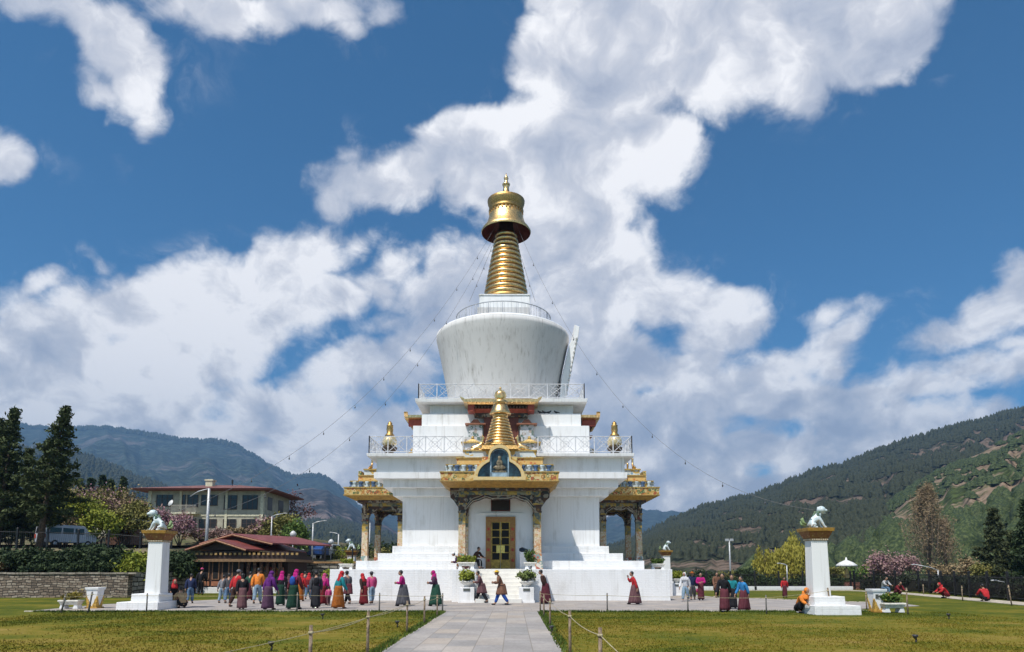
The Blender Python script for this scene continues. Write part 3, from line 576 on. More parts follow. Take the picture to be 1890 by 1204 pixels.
# ---------------------------------------------------------------- porch, the same on three sides (local axes: front is -y, hub at the stupa's axis)
def porch(k, full):
    T = rot(k)
    def B(): return MB(T)
    fl = -9.0
    # columns: front pair at the plinth edge, rear pair near the wall
    for sx in (-1, 1):
        for yy, z0_ in ((-8.86, 1.68), (-6.55, 1.68)):
            x = sx*2.07; c = B(); w = .20
            c.frus(.27, z0_, .26, z0_+.32, 1, cx=x, cy=yy); c.frus(.24, z0_+.32, .21, z0_+.85, 1, cx=x, cy=yy)
            c.frus(.195, z0_+.85, .185, 4.10, 0, cx=x, cy=yy); col = c.build('column', [PORS, PORK], CH, bevel=.012)
            c = B(); c.frus(.185, 4.10, .19, 4.75, 0, cx=x, cy=yy); c.frus(.215, 4.75, .23, 4.85, 1, cx=x, cy=yy)
            c.frus(.195, 4.85, .22, 5.20, 1, cx=x, cy=yy); c.frus(.25, 5.20, .27, 5.28, 0, cx=x, cy=yy); c.frus(.20, 5.28, .24, 5.62, 1, cx=x, cy=yy); c.frus(.16, 5.62, .16, 6.04, 0, cx=x, cy=yy)
            c.build('capital', [PORY, REDP if False else PORD], col)
    # carved bracket beams between the columns and out to the eaves
    def bracket(cx0, cx1, y, th=.20, axis='y', z=5.95):
        c = B(); L = cx1-cx0; n = 26; top = []; bot = []
        for i in range(n+1):
            t = i/n; x = cx0+L*t; s = abs(2*t-1)
            sag = .42+.62*max(0, (s-.52)/.48)**1.5+.05*math.cos(t*PI*10)
            if s < .16: sag += .10*(1-s/.16)
            bot.append((x, z-sag))
        poly = [(cx0, z), (cx1, z)]+bot[::-1]
        c.prism(poly, y-th/2, y+th/2, 0, axis)
        c2 = [(cx0, z), (cx1, z), (cx1, z-.2), (cx0, z-.2)]
        c.prism(c2, y-th/2-.05, y+th/2+.05, 1, axis)
        bb_ = c.build('bracket_beam', [PORD, PORY], CH)
        c = B(); off = -th/2-.02
        for dz_, r_ in ((.07, .022), (.22, .016)):
            pts = [(p[0], y+off, min(p[1]+dz_, z-.1)) if axis == 'y' else (y+off, p[0], min(p[1]+dz_, z-.1)) for p in bot]; c.tube(pts, r_, 4)
        c.build('bracket_trim', M('cream line paint', (.50, .44, .34), .7), bb_)
        return bb_
    bracket(-1.9, 1.9, -8.86); bracket(-8.7, -6.6, -2.07, axis='x'); bracket(-8.7, -6.6, 2.07, axis='x')
    for sx in (-1, 1):
        c = B(); poly = [(sx*2.2, 5.95), (sx*2.75, 5.95), (sx*2.72, 5.6), (sx*2.55, 5.45), (sx*2.45, 5.3), (sx*2.24, 5.0)]; c.prism(poly, -8.95, -8.77)
        c.build('corner_bracket', PORD, CH)
    # rafter frame, dark coffers, eaves
    c = B(); c.box(-2.72, 2.72, -9.28, -6.0, 5.952, 6.10); c.build('lintel', PORD, CH)
    for i in range(15):
        pass
    c = B(); c.frus(2.84, 6.10, 3.14, 6.36, 0, cy=-7.6, hy0=1.85, hy1=2.42, oy=-.0); ea = c.build('eave_board', OCHRE, CH)
    for i in range(13):
        x = -2.5+i*5/12; c = B(); c.cbox((x, -9.36, 6.14), (.16, .14, .10)); c.build('rafter_end', PORY, ea)
    c = B(); c.frus(3.14, 6.36, 3.18, 6.84, 0, cy=-7.6, hy0=2.42, hy1=2.44); rf = c.build('painted_fascia', PORC, CH)
    c = B(); c.frus(3.20, 6.36, 3.20, 6.41, 0, cy=-7.6, hy0=2.48, hy1=2.48); c.frus(3.22, 6.84, 3.22, 6.90, 0, cy=-7.6, hy0=2.48, hy1=2.48); c.build('gilt_moulding', GOLDP, rf)
    c = B(); c.frus(2.80, 6.90, 2.80, 7.28, 0, cy=-7.6, hy0=2.05, hy1=2.05); tr = c.build('balustrade_tier', PORB, CH)
    pb_ = M('pale blue paint', (.46, .54, .58), .7, 0, .2, 8); db_ = M('deep blue paint', (.06, .12, .24), .7, 0, .2, 8)
    bl_ = [(-2.66+i*5.32/15, -9.70, i) for i in range(16)]+[(sx*2.84, -9.45+i*.40, i) for i in range(10) for sx in (-1, 1)]
    for (x, y_, i) in bl_:
        c = B(); c.lathe([(.13, 6.90), (.145, 6.98), (.07, 7.07), (.13, 7.18), (.145, 7.28)], 8, i % 2, c=(x, y_, 0)); c.build('baluster', [pb_, db_], tr)
    c = B(); c.frus(2.92, 7.28, 2.92, 7.34, 1, cy=-7.6, hy0=2.15, hy1=2.15); c.frus(2.36, 7.34, 2.36, 7.72, 0, cy=-7.6, hy0=1.7, hy1=1.7); c.frus(2.42, 7.72, 2.42, 7.78, 1, cy=-7.6, hy0=1.76, hy1=1.76)
    c.build('orange_tier', [painted('orange frieze', [(.60, .28, .06), (.62, .40, .14), (.50, .16, .06), (.64, .45, .18)], 4.5), GOLDP], CH)
    c = B(); c.frus(1.98, 7.78, 1.98, 8.16, 0, cy=-7.7, hy0=1.35, hy1=1.35); c.frus(2.05, 8.16, 2.05, 8.24, 1, cy=-7.7, hy0=1.4, hy1=1.4); c.build('panel_tier', [PORB, GOLDP], CH)
    # two kneeling golden deer facing the wheel
    for sx in (-1, 1):
        x = sx*1.25; y = -8.75; z = 8.24; s_ = .8
        V = [(x+sx*.32, y, z+.16), (x+sx*.05, y, z+.20), (x-sx*.16, y, z+.22), (x-sx*.26, y, z+.50), (x-sx*.28, y, z+.74), (x-sx*.42, y, z+.72), (x-sx*.30, y-.10, z+.06), (x-sx*.08, y-.12, z+.05), (x+sx*.20, y-.13, z+.06), (x+sx*.42, y-.1, z+.05), (x+sx*.48, y, z+.2), (x-sx*.25, y+.06, z+.90), (x-sx*.25, y-.06, z+.90)]
        E_ = [(0, 1), (1, 2), (2, 3), (3, 4), (4, 5), (2, 6), (6, 7), (0, 8), (8, 9), (0, 10), (4, 11), (4, 12)]
        R_ = [.16, .15, .14, .07, .085, .045, .05, .035, .07, .035, .03, .02, .02]
        vs, fs = skin(V, E_, R_, 1); c = B(); c.add(vs, fs, 0, True); c.build('deer_statue', GOLD, CH, fixn=True)
    if full:
        # trefoil niche with glass and the image inside
        cy = -10.30; zb = 6.46
        def tre(r1_, r2_, hh, base=0.):
            # outline of the trefoil arch: side lobes, a taller middle lobe
            pts = []; n = 10
            for i in range(n+1):
                t = PI*.5*i/n; pts.append((r1_*-math.cos(t)-0*.0, base+math.sin(t)*r2_))
            w = r1_*.43
            left = [p for p in pts if p[0] < -w]
            arc_ = [(-w, hh-w)]+[(-w*math.cos(t), hh-w+w*math.sin(t)) for t in np.linspace(0, PI, 13)]
            right = [(-p[0], p[1]) for p in left[::-1]]
            return left+arc_+right
        o1 = tre(1.38, 1.18, 1.86); i1 = tre(1.17, .97, 1.62)
        n = len(o1); c = B(); vs = []; 
        for yq in (cy, cy+.26):
            vs += [(p[0], yq, zb+p[1]) for p in o1]+[(p[0], yq, zb+.10+p[1]*.97) for p in i1]
        fs = []
        for i in range(n-1):
            fs += [(i, i+1, n+i+1, n+i), (2*n+i, 3*n+i, 3*n+i+1, 2*n+i+1), (i, 2*n+i, 2*n+i+1, i+1), (n+i, n+i+1, 3*n+i+1, 3*n+i)]
        c.add(vs, fs); c.box(-1.40, 1.40, cy-.01, cy+.27, zb-.06, zb+.11, 0)
        nf = c.build('niche_frame', painted('yellow frieze', [(.62, .42, .14), (.66, .50, .24), (.55, .36, .10), (.64, .48, .22)], 6), CH)
        c = B(); poly = [(p[0], zb+.10+p[1]*.97) for p in i1]; c.prism(poly, cy+.16, cy+.20)
        c.build('niche_glass', M('niche glass', (.018, .05, .065), .12, 0, .5, 2.5, bmp=0, spec=.5), nf)
        c = B()
        BL_ = .035
        for x in (-.47, .47): c.box(x-BL_, x+BL_, cy+.10, cy+.155, zb+.11, zb+1.2)
        pts = [(.47*math.cos(t), cy+.125, zb+1.2+.42*math.sin(t)) for t in np.linspace(0, PI, 12)]; c.tube(pts, .03, 4)
        c.box(-.47, .47, cy+.10, cy+.154, zb+.13, zb+.36)
        c.build('niche_post', M('pale blue frame', (.30, .42, .52), .5, 0, .15, 6), nf)
        c = B(); c.ell((0, cy+.12, zb+.62), (.34, .035, .13)); c.ell((0, cy+.12, zb+.85), (.17, .035, .22)); c.ell((0, cy+.12, zb+1.14), (.10, .035, .12)); c.box(-.36, .36, cy+.09, cy+.14, zb+.36, zb+.46)
        c.build('seated_image', M('dim gilt statue', (.20, .16, .10), .5, .3, .4, 9), nf)
        c = B(); c.box(-1.2, 1.2, cy+.262, -8.3, 6.92, 7.35); c.box(-.95, .95, cy+.265, -8.3, 7.35, 7.7); c.box(-.45, .45, cy+.27, -8.5, 7.7, 8.15); c.build('niche_backing', PORC, nf)
        # small spire over the niche
        sy = -8.35; c = B(); c.frus(1.0, 8.24, .95, 8.45, cy=sy); c.lathe([(.98, 8.45), (.98, 8.6), (.9, 8.62)], 32, c=(0, sy, 0)); c.build('small_spire_base', GOLDD, CH)
        c = B(); nr = 9; zA, zB = 8.6, 10.18
        for i in range(nr):
            r = .90-(.90-.50)*(i/(nr-1))**.9; z = zA+(zB-zA)*i/nr; h = (zB-zA)/nr
            c.lathe([(r*.84, z)]+[(r-.06+.06*math.sin(PI*j/6), z+h*.85*(1-math.cos(PI*j/6))/2) for j in range(7)]+[(r*.80, z+h)], 32, c=(0, sy, 0))
        c.build('small_spire', GOLD, CH)
        c = B(); c.lathe([(.42, 10.180), (.44, 10.371), (.40, 10.404)], 24, c=(0, sy, 0)); c.lathe([(.60, 10.387), (.62, 10.421), (.54, 10.595), (.45, 10.803), (.38, 10.968)], 24, c=(0, sy, 0)); c.build('small_umbrella', GOLD, CH)
        c = B(); c.lathe([(.34, 10.968), (.44, 11.068), (.40, 11.176), (.30, 11.217)], 8, c=(0, sy, 0))
        c.prism([(-.36, 11.068), (.36, 11.068), (.24, 11.300), (.34, 11.466), (.28, 11.674), (.10, 11.798), (0, 11.881), (-.10, 11.798), (-.28, 11.674), (-.34, 11.466), (-.24, 11.300)], sy-.10, sy+.10)
        c.lathe([(.22, 0), (.24, .04), (.20, .07), (.06, .08)], 20, c=(0, 0, 0)) if False else None
        c.ell((0, sy-.11, 11.483), (.24, .06, .26)); c.lathe([(.05, 11.865), (.07, 11.931), (.03, 11.998)], 10, c=(0, sy, 0)); c.build('small_finial', GOLD, CH)
    else:
        c = B(); c.frus(.9, 8.24, .86, 8.4, cy=-7.5); c.lathe([(.5, 8.4), (.42, 8.6), (.3, 8.75), (.2, 8.8), (.16, 9.0), (.04, 9.15)], 20, c=(0, -7.5, 0)); c.build('small_finial', GOLDD, CH)
        c = B(); c.frus(1.3, 6.9, 1.25, 8.2, cy=-9.5, hy0=.1, hy1=.1); c.build('niche_frame', PORC, CH)
    # entrance block with door, window and stairs
    c = B(); c.box(-1.95, 1.95, -6.62, -5.8, 1.66, 5.95); c.box(-1.3, 1.3, -6.68, -6.6, 4.88, 4.95); c.build('entrance_wall', WHITE, CH)
    c = B(); c.box(-2.3, 2.3, -8.9, -5.9, 1.60, 1.70); c.build('porch_floor', M('stone floor', (.5, .48, .44), .7), CH)
    wood = M('carved door frame', (.30, .13, .04), .55, .1, .35, 9, c2=(.38, .22, .06)); yf = -6.62
    x0, x1, zt = -.86, .86, 4.72
    c = B(); c.box(x0, x0+.32, yf-.10, yf+.02, 1.70, zt-.3); c.box(x1-.32, x1, yf-.10, yf+.02, 1.70, zt-.3); c.box(x0, x1, yf-.10, yf+.02, zt-.3, zt)
    dfm = c.build('door_frame', wood, CH)
    for z in (2.2, 2.8, 3.4, 4.0):
        for sx in (-1, 1): c = B(); c.cbox((sx*.70, yf-.115, z), (.14, .03, .16)); c.build('door_rosette', REDP, dfm, bevel=.01)
    for sx in (-1, 1):
        a, bb = (x0+.32, -.01) if sx < 0 else (.01, x1-.32)
        c = B(); fr = .055
        c.box(a, bb, yf-.06, yf-.0, 1.72, 2.18, 0); c.box(a, a+fr, yf-.07, yf, 2.18, zt-.3, 0); c.box(bb-fr, bb, yf-.07, yf, 2.18, zt-.3, 0)
        for i in range(6): z = 2.18+i*(zt-.3-2.18-.05)/5; c.box(a+fr, bb-fr, yf-.065, yf, z, z+.05, 0)
        dl = c.build('door', M('brass door', (.42, .27, .05), .45, .4, .25, 5), CH)
        c = B(); c.box(a+fr, bb-fr, yf-.03, yf-.01, 2.2, zt-.32); c.build('door_pane', M('door darkness', (.012, .010, .009), .5, spec=.2), dl)
        c = B(); c.box(*( (a+.30, bb-.0) if sx < 0 else (a, bb-.30)), yf-.10, yf-.071, 2.62, 3.05); c.build('door_handle', M('brass plate', (.75, .55, .15), .35, .6, .1, 6), dl)
    c = B(); c.box(-.52, .52, yf-.05, yf+.02, 5.10, 5.74); wn = c.build('window', M('dark window', (.02, .012, .010), .5), CH)
    c = B(); c.box(-.56, .56, yf-.08, yf, 5.04, 5.10); c.box(-.56, -.51, yf-.08, yf, 5.1, 5.74); c.box(.51, .56, yf-.08, yf, 5.1, 5.74); c.build('window_frame', MAROON, wn)
    # flight of steps and its cheek walls
    c = B(); N_ = 8
    for i in range(N_):
        z = 1.68*(N_-i)/N_; y0 = -9.15-(i+1)*.34+.0
        c.box(-1.16, 1.16, y0, -9.15-i*.34, -.05, z-.002)
    c.build('stair', whitewash('worn step paint', (.74, .72, .67), (.46, .42, .36), .5, streak=.6), CH, bevel=.012)
    for sx in (-1, 1):
        xa, xb = sorted((sx*1.162, sx*2.42)); c = B(); c.box(xa, xb, -10.9, -9.1, -.05, 1.685); c.build('cheek_wall', WHITEB, CH, bevel=.02)
porch(0, True); porch(-PI/2, False); porch(PI/2, False)
# ---------------------------------------------------------------- upper niches with gilded roofs, one on each side of the upper block
def niche(k):
    T = rot(k)
    def B(): return MB(T)
    y = -5.38
    c = B(); c.frus(1.95, 11.50, 2.22, 11.62, 0, cy=-5.55, hy0=.75, hy1=.86); c.box(-2.24, 2.24, -6.42, -4.8, 11.62, 11.80); c.frus(2.20, 11.80, 1.7, 11.92, 0, cy=-5.6, hy0=.8, hy1=.5)
    for sx in (-1, 1): c.prism([(sx*2.2, 11.62), (sx*2.42, 11.86), (sx*2.46, 11.96), (sx*2.2, 11.86)], -6.44, -6.2)
    for i in range(16): c.lathe([(.07, 11.56), (.07, 11.60), (.03, 11.615)], 6, c=(-2.05+i*.273, -6.38, 0))
    rf = c.build('niche_roof', GOLD, CH)
    c = B()
    for i in range(19):
        x = -1.7+i*3.4/18; c.box(x-.045, x+.045, -6.15, -5.0, 11.30, 11.45)
    c.build('rafter', M('rafter brown', (.10, .05, .03), .6), rf)
    c = B(); c.box(-2.0, -1.6, -6.2, -5.3, 11.12, 11.5); c.box(1.6, 2.0, -6.2, -5.3, 11.12, 11.5); c.frus(1.6, 11.1, 1.9, 11.3, 0, cy=-5.4, hy0=.35, hy1=.6); c.build('roof_bracket', [M('brown red paint', (.30, .055, .03), .6)], rf)
    c = B(); c.box(-1.62, 1.62, -5.72, -5.3, 10.86, 11.10); c.build('roof_beam', PORD, rf)
    c = B(); c.box(-1.05, 1.05, -5.62, -5.3, 8.30, 10.86); c.build('niche_wall', M('red ochre wall', (.14, .035, .02), .6, 0, .2, 4), CH)
    for sx in (-1, 1):
        c = B(); c.box(sx*1.55-.42, sx*1.55+.42, -5.78, -5.3, 9.6, 10.36, 0); c.box(sx*1.55-.62, sx*1.55+.62, -5.95, -5.3, 10.36, 10.44, 1); c.frus(.34, 10.44, .12, 10.72, 1, cx=sx*1.55, cy=-5.6, hy0=.2, hy1=.1)
        c.box(sx*1.7-.55, sx*1.7+.55, -6.15, -5.3, 8.30, 9.16, 0); c.box(sx*1.7-.68, sx*1.7+.68, -6.28, -5.3, 9.16, 9.24, 2); c.frus(.42, 9.24, .1, 9.42, 2, cx=sx*1.7, cy=-6.0, hy0=.2, hy1=.1); c.lathe([(.08, 9.42), (.10, 9.5), (.05, 9.62)], 8, 2, c=(sx*1.7, -6.0, 0)); c.box(sx*1.7-.5, sx*1.7+.5, -5.9, -5.3, 9.24, 9.6, 0)
        c.build('corner_turret', [painted('turret paint', [(.50, .52, .54), (.12, .18, .16), (.56, .56, .58), (.35, .30, .26), (.46, .48, .50)], 6), M('turret eave', (.28, .11, .06), .6), GOLDP], CH)
for kq in range(4): niche(kq*PI/2)
# sun-ray niche frame standing against the drum on the right side (seen edge-on) 
c = MB(); pr = [(3.72, 12.12), (4.06, 12.12), (4.40, 13.6), (5.00, 16.6), (5.14, 17.2), (5.26, 18.15), (4.92, 18.3), (4.86, 17.5), (4.56, 16.9), (4.02, 14.6)]
vs = []; n = len(pr)
for yq in (-1.35, 1.35): vs += [(p[0], yq, p[1]) for p in pr]
c.add(vs, [tuple(range(n)), tuple(range(2*n-1, n-1, -1))]+[(i, i+n, (i+1) % n+n, (i+1) % n) for i in range(n)])
nf = c.build('drum_niche', WHITE, CH, bevel=.03)
c = MB()
for i in range(14):
    t = i/13; x = 4.26+.78*t; z = 13.1+4.2*t
    for yq in (-1.42, 1.42): c.ell((x, yq, z), (.07, .06, .12), 8, 6)
c.build('niche_scroll', WHITED, nf)
# golden jars at the terrace corners
for sx, sy in ((-1, -1), (1, -1), (-1, 1), (1, 1)):
    b = MB(); cx_, cy_ = sx*6.45+(-.05 if sx < 0 else .22), sy*6.95
    b.lathe([(.30, 8.3), (.34, 8.36), (.22, 8.46), (.42, 8.60), (.46, 8.74), (.34, 8.80)], 20, 1, c=(cx_, cy_, 0)); b.lathe([(.34, 8.80), (.42, 8.95), (.43, 9.15), (.34, 9.35), (.26, 9.42)], 20, 2, c=(cx_, cy_, 0))
    b.lathe([(.30, 9.42), (.26, 9.5), (.17, 9.6), (.20, 9.8), (.18, 10.0), (.20, 10.06), (.12, 10.12), (.14, 10.2), (.03, 10.32)], 16, 0, c=(cx_, cy_, 0))
    b.build('terrace_ornament', [GOLDD, M('dark bronze', (.10, .07, .05), .5, .6), M('cream gilt', (.75, .62, .36), .4, .5, .1, 6)], CH)
# ---------------------------------------------------------------- snow lions on pillars
CAPM = painted('carved capital', [(.30, .14, .04), (.22, .08, .03), (.40, .24, .09), (.26, .12, .035)], 9.)
LIONM = M('glazed white statue', (.70, .74, .74), .45, 0, .0, 7, c2=(.46, .58, .62))
MANE = M('turquoise mane', (.06, .15, .13), .6, 0, .3, 12, c2=(.16, .20, .10))
def lion_pillar(x, y, h, lab, rz):
    t = thing('lion_pillar', (x, y, 0), lab, 'pillar', 'pillars carrying snow lions', rz)
    ox_ = math.copysign(.32, x); b = MB(); b.frus(.86, -.05, .85, .33, cx=ox_); b.frus(.58, .33, .57, .66, cx=ox_*.5); b.build('base', WHITEB, t, bevel=.02)
    b = MB(); b.frus(.33, .66, .30, h-.48); b.frus(.27, h-.52, .27, h-.40); b.build('shaft', WHITE, t, bevel=.012)
    b = MB(); b.frus(.31, h-.48, .33, h-.40, 1); b.frus(.34, h-.40, .46, h-.13); b.frus(.50, h-.13, .52, h, 1); cp = b.build('capital', [CAPM, OCHRE], t, bevel=.01)
    b = MB()
    for i in range(9):
        for k_ in range(4):
            p = Matrix.Rotation(k_*PI/2, 3, 'Z')@Vector((-.28+i*.07, -.335, h-.44)); b.cbox(p, (.04, .04, .05), rz=k_*PI/2)
    b.build('dentil', M('cream dentil', (.62, .52, .38), .6), cp)
    return t
def lion(x, y, z, face, lab, s=1., turn=0.):
    t = thing('lion_statue', (x, y, z), lab, 'statue', 'snow lion statues', face)
    # sits along +x: hind legs folded, forelegs straight, head raised
    V = [(-.22, 0, .20), (-.10, 0, .30), (.08, 0, .44), (.16, 0, .54), (.24, 0, .66),
         (.17, .12, .36), (.24, .13, .20), (.30, .13, .05), (.38, .13, .035), (.17, -.12, .36), (.26, -.13, .20), (.34, -.13, .05), (.42, -.13, .035),
         (-.16, .15, .15), (-.02, .17, .14), (-.12, .17, .05), (.06, .17, .035), (-.16, -.15, .15), (-.02, -.17, .14), (-.12, -.17, .05), (.06, -.17, .035)]
    E_ = [(0, 1), (1, 2), (2, 3), (3, 4), (2, 5), (5, 6), (6, 7), (7, 8), (2, 9), (9, 10), (10, 11), (11, 12), (0, 13), (13, 14), (14, 15), (15, 16), (0, 17), (17, 18), (18, 19), (19, 20)]
    R_ = [.17, .17, .17, .13, .11, .075, .055, .045, .05, .075, .055, .045, .05, .12, .08, .05, .05, .12, .08, .05, .05]
    vs, fs = skin([tuple(Vector(v)*s) for v in V], E_, [r*s for r in R_]); b = MB(); b.add(vs, fs, 0, True)
    R = Matrix.Rotation(turn, 3, 'Z')
    def h(p): return tuple(s*(Vector((.24, 0, .68))+R@Vector(p)))
    b.ell(h((.05, 0, .05)), (.17*s, .16*s, .15*s), rot=R); b.ell(h((.19, 0, .02)), (.10*s, .11*s, .07*s), rot=R); b.ell(h((.15, 0, -.08)), (.075*s, .08*s, .03*s), rot=R)
    for sy in (-1, 1): b.ell(h((-.03, sy*.11, .13)), (.03*s, .02*s, .05*s), rot=R)
    b.build('body', LIONM, t)
    b = MB()
    for i in range(10):
        a = PI*(.1+i*.2); b.ell(tuple(s*Vector((.14-.05*math.cos(a*2), .12*math.cos(a), .56+.10*math.sin(a)))), (.06*s, .05*s, .07*s), 8, 6)
    for i in range(4): b.ell(tuple(s*Vector((.04-.03*i, .0, .62-.06*i))), (.05*s, .04*s, .06*s), 8, 6)
    b.build('mane', MANE, t)
    b = MB(); b.tube([tuple(s*Vector(p)) for p in ((-.32, 0, .16), (-.44, 0, .22), (-.48, 0, .36), (-.42, 0, .48))], [.03*s, .06*s, .07*s, .02*s], 8)
    b.tube([tuple(s*Vector(p)) for p in ((-.36, 0, .10), (-.52, 0, .14), (-.56, 0, .28))], [.03*s, .05*s, .015*s], 8); b.build('tail', M('green tail', (.26, .36, .16), .6, 0, .25, 9), t)
    b = MB()
    for sy in (-1, 1): b.ell(h((.145, sy*.075, .07)), (.030*s, .036*s, .034*s), 8, 6, rot=R)
    b.ell(h((.275, 0, .03)), (.025*s, .05*s, .025*s), 8, 6, rot=R); b.ell(h((.22, 0, -.045)), (.07*s, .07*s, .018*s), 8, 6, rot=R); b.box(0, 0, 0, 0, 0, 0) if False else None
    b.build('face', M('dark paint', (.03, .02, .02), .4), t); return t
lion_pillar(-14.24, 28.9, 3.30, 'white pillar with ochre capital on the lawn at left of the crowd', 0)
lion(-14.22, 28.8, 3.30, PI, 'turquoise and white snow lion on the left foreground pillar, head over its left paw', 1.02, .35)
lion_pillar(12.50, 26.15, 3.24, 'white pillar with ochre capital beside the crouching person in orange', 0)
lion(12.46, 26.1, 3.24, 0, 'pale snow lion on the right foreground pillar with a light string tied behind', .98)
lion_pillar(13.95, 58.5, 3.30, 'far white pillar beyond the right corner of the stupa plinth', 0)
lion(13.9, 58.4, 3.30, 0, 'small distant snow lion on the pillar behind the right corner of the plinth', .95)
lion_pillar(-13.05, 58.5, 3.30, 'far pillar mostly hidden beyond the left corner of the stupa plinth', 0)
lion(-13.0, 58.4, 3.30, PI, 'small distant snow lion beside the left painted porch column', 1.15)
# ---------------------------------------------------------------- flower urns and troughs
def urn(x, y, lab, mat, fl=None):
    t = thing('planter_pedestal', (x, y, 0), lab, 'planter', 'white urns beside the stairs')
    b = MB(); b.frus(.42, -.03, .41, .12); b.frus(.38, .12, .37, .78); b.build('pedestal', WHITE, t, bevel=.015)
    b = MB(); b.box(-.17, .17, -.405, -.36, .60, .72); b.build('vent', M('dark recess', (.08, .09, .08), .8), t)
    b = MB(); b.lathe([(.17, .78), (.14, .84), (.20, .90), (.32, .99), (.37, 1.04), (.37, 1.08), (.33, 1.08), (.28, 1.03)], 28); bw = b.build('urn', M('urn paint', (.74, .72, .66), .6, 0, .12, 5), t)
    b = MB(); b.lathe([(.30, 1.01), (.30, 1.06)], 20); b.build('soil', M('soil', (.05, .035, .02), .9), bw)
    cs = []; bt = MB()
    for i in range(26):
        a = random.random()*2*PI; r = random.random()**.6*.34; h = 1.2+random.random()*.42*(1-r); cs.append((r*math.cos(a)*1.15, r*math.sin(a), h)); bt.tube([(0, 0, 1.05), (r*.4*math.cos(a), r*.4*math.sin(a), 1.05+(h-1.05)*.6), cs[-1]], [.012, .01, .006], 4)
    bt.build('stem', BARK, t); leaves('foliage', cs, (.075, .075, .06), 34, .075, mat, t)
    if fl: leaves('flower', cs[:12], (.08, .08, .05), 5, .06, fl, t, 1.)
    return t
def trough(x, y, z, rz, lab, mat, L=.88, fl=None, h=.30):
    t = thing('flower_trough', (x, y, z), lab, 'planter', 'white stone flower troughs', rz)
    b = MB(); b.frus(L/2-.06, .16, L/2, .30, hy0=.17, hy1=.22); b.frus(L/2+.03, .30, L/2+.02, .36, hy0=.25, hy1=.24); b.build('basin', M('trough stone', (.70, .67, .60), .7, 0, .12, 5), t, bevel=.012)
    for sx in (-1, 1):
        b = MB(); b.prism([(sx*(L/2-.24), 0), (sx*(L/2-.02), 0), (sx*(L/2-.06), .16), (sx*(L/2-.18), .16)], -.16, .16); b.build('foot', WHITE, t)
    cs = [(random.uniform(-L/2+.08, L/2-.08), random.uniform(-.12, .12), .42+random.random()*h*.7) for _ in range(22)]
    bt = MB()
    for c_ in cs: bt.tube([(c_[0]*.8, c_[1]*.6, .34), c_], .008, 4)
    bt.build('stem', BARK, t); leaves('foliage', cs, (.07, .06, .05), 26, .07, mat, t)
    if fl: leaves('flower', cs[:14], (.06, .05, .04), 8, .05, fl, t, 1.)
    return t
FY = M('yellow petals', (.55, .42, .04), .6, 0, .2, 20, bmp=0); FR = M('red petals', (.45, .05, .06), .6, 0, .2, 20, bmp=0)
def loc(k, x, y):  # stupa-local to world
    p = Matrix.Rotation(k, 3, 'Z')@Vector((x, y, 0)); return p.x+AX, p.y+AY
x, y = loc(0, -1.60, -11.35); urn(x, y, 'white urn with yellow green shrub left of the front stairs', G_YEL)
x, y = loc(0, 1.40, -11.35); urn(x, y, 'white urn with broad green leaves right of the front stairs', leafmat('broad green leaves', (.05, .08, .02), (.14, .18, .05), (.30, .34, .12)))
x, y = loc(PI/2, -1.5, -11.35); urn(x, y, 'white urn with yellow green shrub beyond the right end of the plinth', G_YEL)
x, y = loc(-PI/2, 1.5, -11.35); urn(x, y, 'white urn beyond the left end of the plinth behind the walking crowd', G_YEL)
x, y = loc(0, -1.72, -10.3); trough(x, y, 1.685, 0, 'trough of yellow green plants beside the left front porch column', G_YEL)
x, y = loc(0, 1.62, -10.2); trough(x, y, 1.685, 0, 'trough with tall plant and red flowers beside the right front porch column', G_MID, .6, FR, .7)
x, y = loc(-PI/2, 1.75, -10.1); trough(x, y, 1.685, 0, 'white trough on top of the left end of the plinth', G_YEL)
x, y = loc(PI/2, -1.75, -10.1); trough(x, y, 1.685, 0, 'white trough with bright green plant on top of the right end of the plinth', G_MID)
# ---------------------------------------------------------------- incense burners with flame decor and their troughs
def burner(x, y, lab, win=False):
    t = thing('incense_burner', (x, y, 0), lab, 'incense burner', 'incense burners at the plaza corners')
    b = MB(); b.frus(.27, 0, .26, .07, 1); b.frus(.19, .07, .245, .80); b.frus(.275, .80, .29, .90); b.build('body', [WHITE, OCHRE], t, bevel=.01)
    b = MB()
    for k_ in range(4):
        R = Matrix.Rotation(k_*PI/2, 3, 'Z')
        for sx in (-1, 1):
            poly = [(0, .07), (sx*.20, .07), (sx*.235, .46), (sx*.21, .54), (sx*.17, .42), (sx*.14, .40), (sx*.10, .26), (sx*.08, .24), (sx*.03, .14)]
            vs = [R@Vector((p[0], -.192-.075*(p[1]-.07), p[1])) for p in poly]+[R@Vector((p[0], -.218-.075*(p[1]-.07), p[1])) for p in poly]; n = len(poly)
            b.add(vs, [tuple(range(n)), tuple(range(2*n-1, n-1, -1))]+[(i, i+n, (i+1) % n+n, (i+1) % n) for i in range(n)])
    b.build('flame_decor', M('yellow ochre relief', (.55, .34, .07), .6, 0, .3, 14), t)
    if win: b = MB(); b.box(-.16, -.04, -.245, -.19, .54, .70); b.build('vent', M('dark recess', (.08, .09, .08), .8), t)
    return t
def face_at(px, py): p = gnd(px, py); return p.x, p.y
x, y = face_at(166, 1124); burner(x, y+.3, 'white incense burner with ochre flames by the stone wall at far left'); p = gnd(122, 1125)
trough(p.x, p.y+.3, .02, 0, 'trough of small yellow flowers beside the burner at far left', leafmat('sparse leaves', (.08, .08, .02), (.22, .18, .04), (.45, .30, .06)), .82, FY, .25)
x, y = face_at(1627, 1131); burner(x, y+.3, 'white incense burner with ochre flames on the lawn right of the lion pillar', True); p = gnd(1656, 1132)
trough(p.x, p.y+.3, .02, 0, 'trough of yellow flowers beside the burner on the right lawn', G_MID, .80, FY, .3)
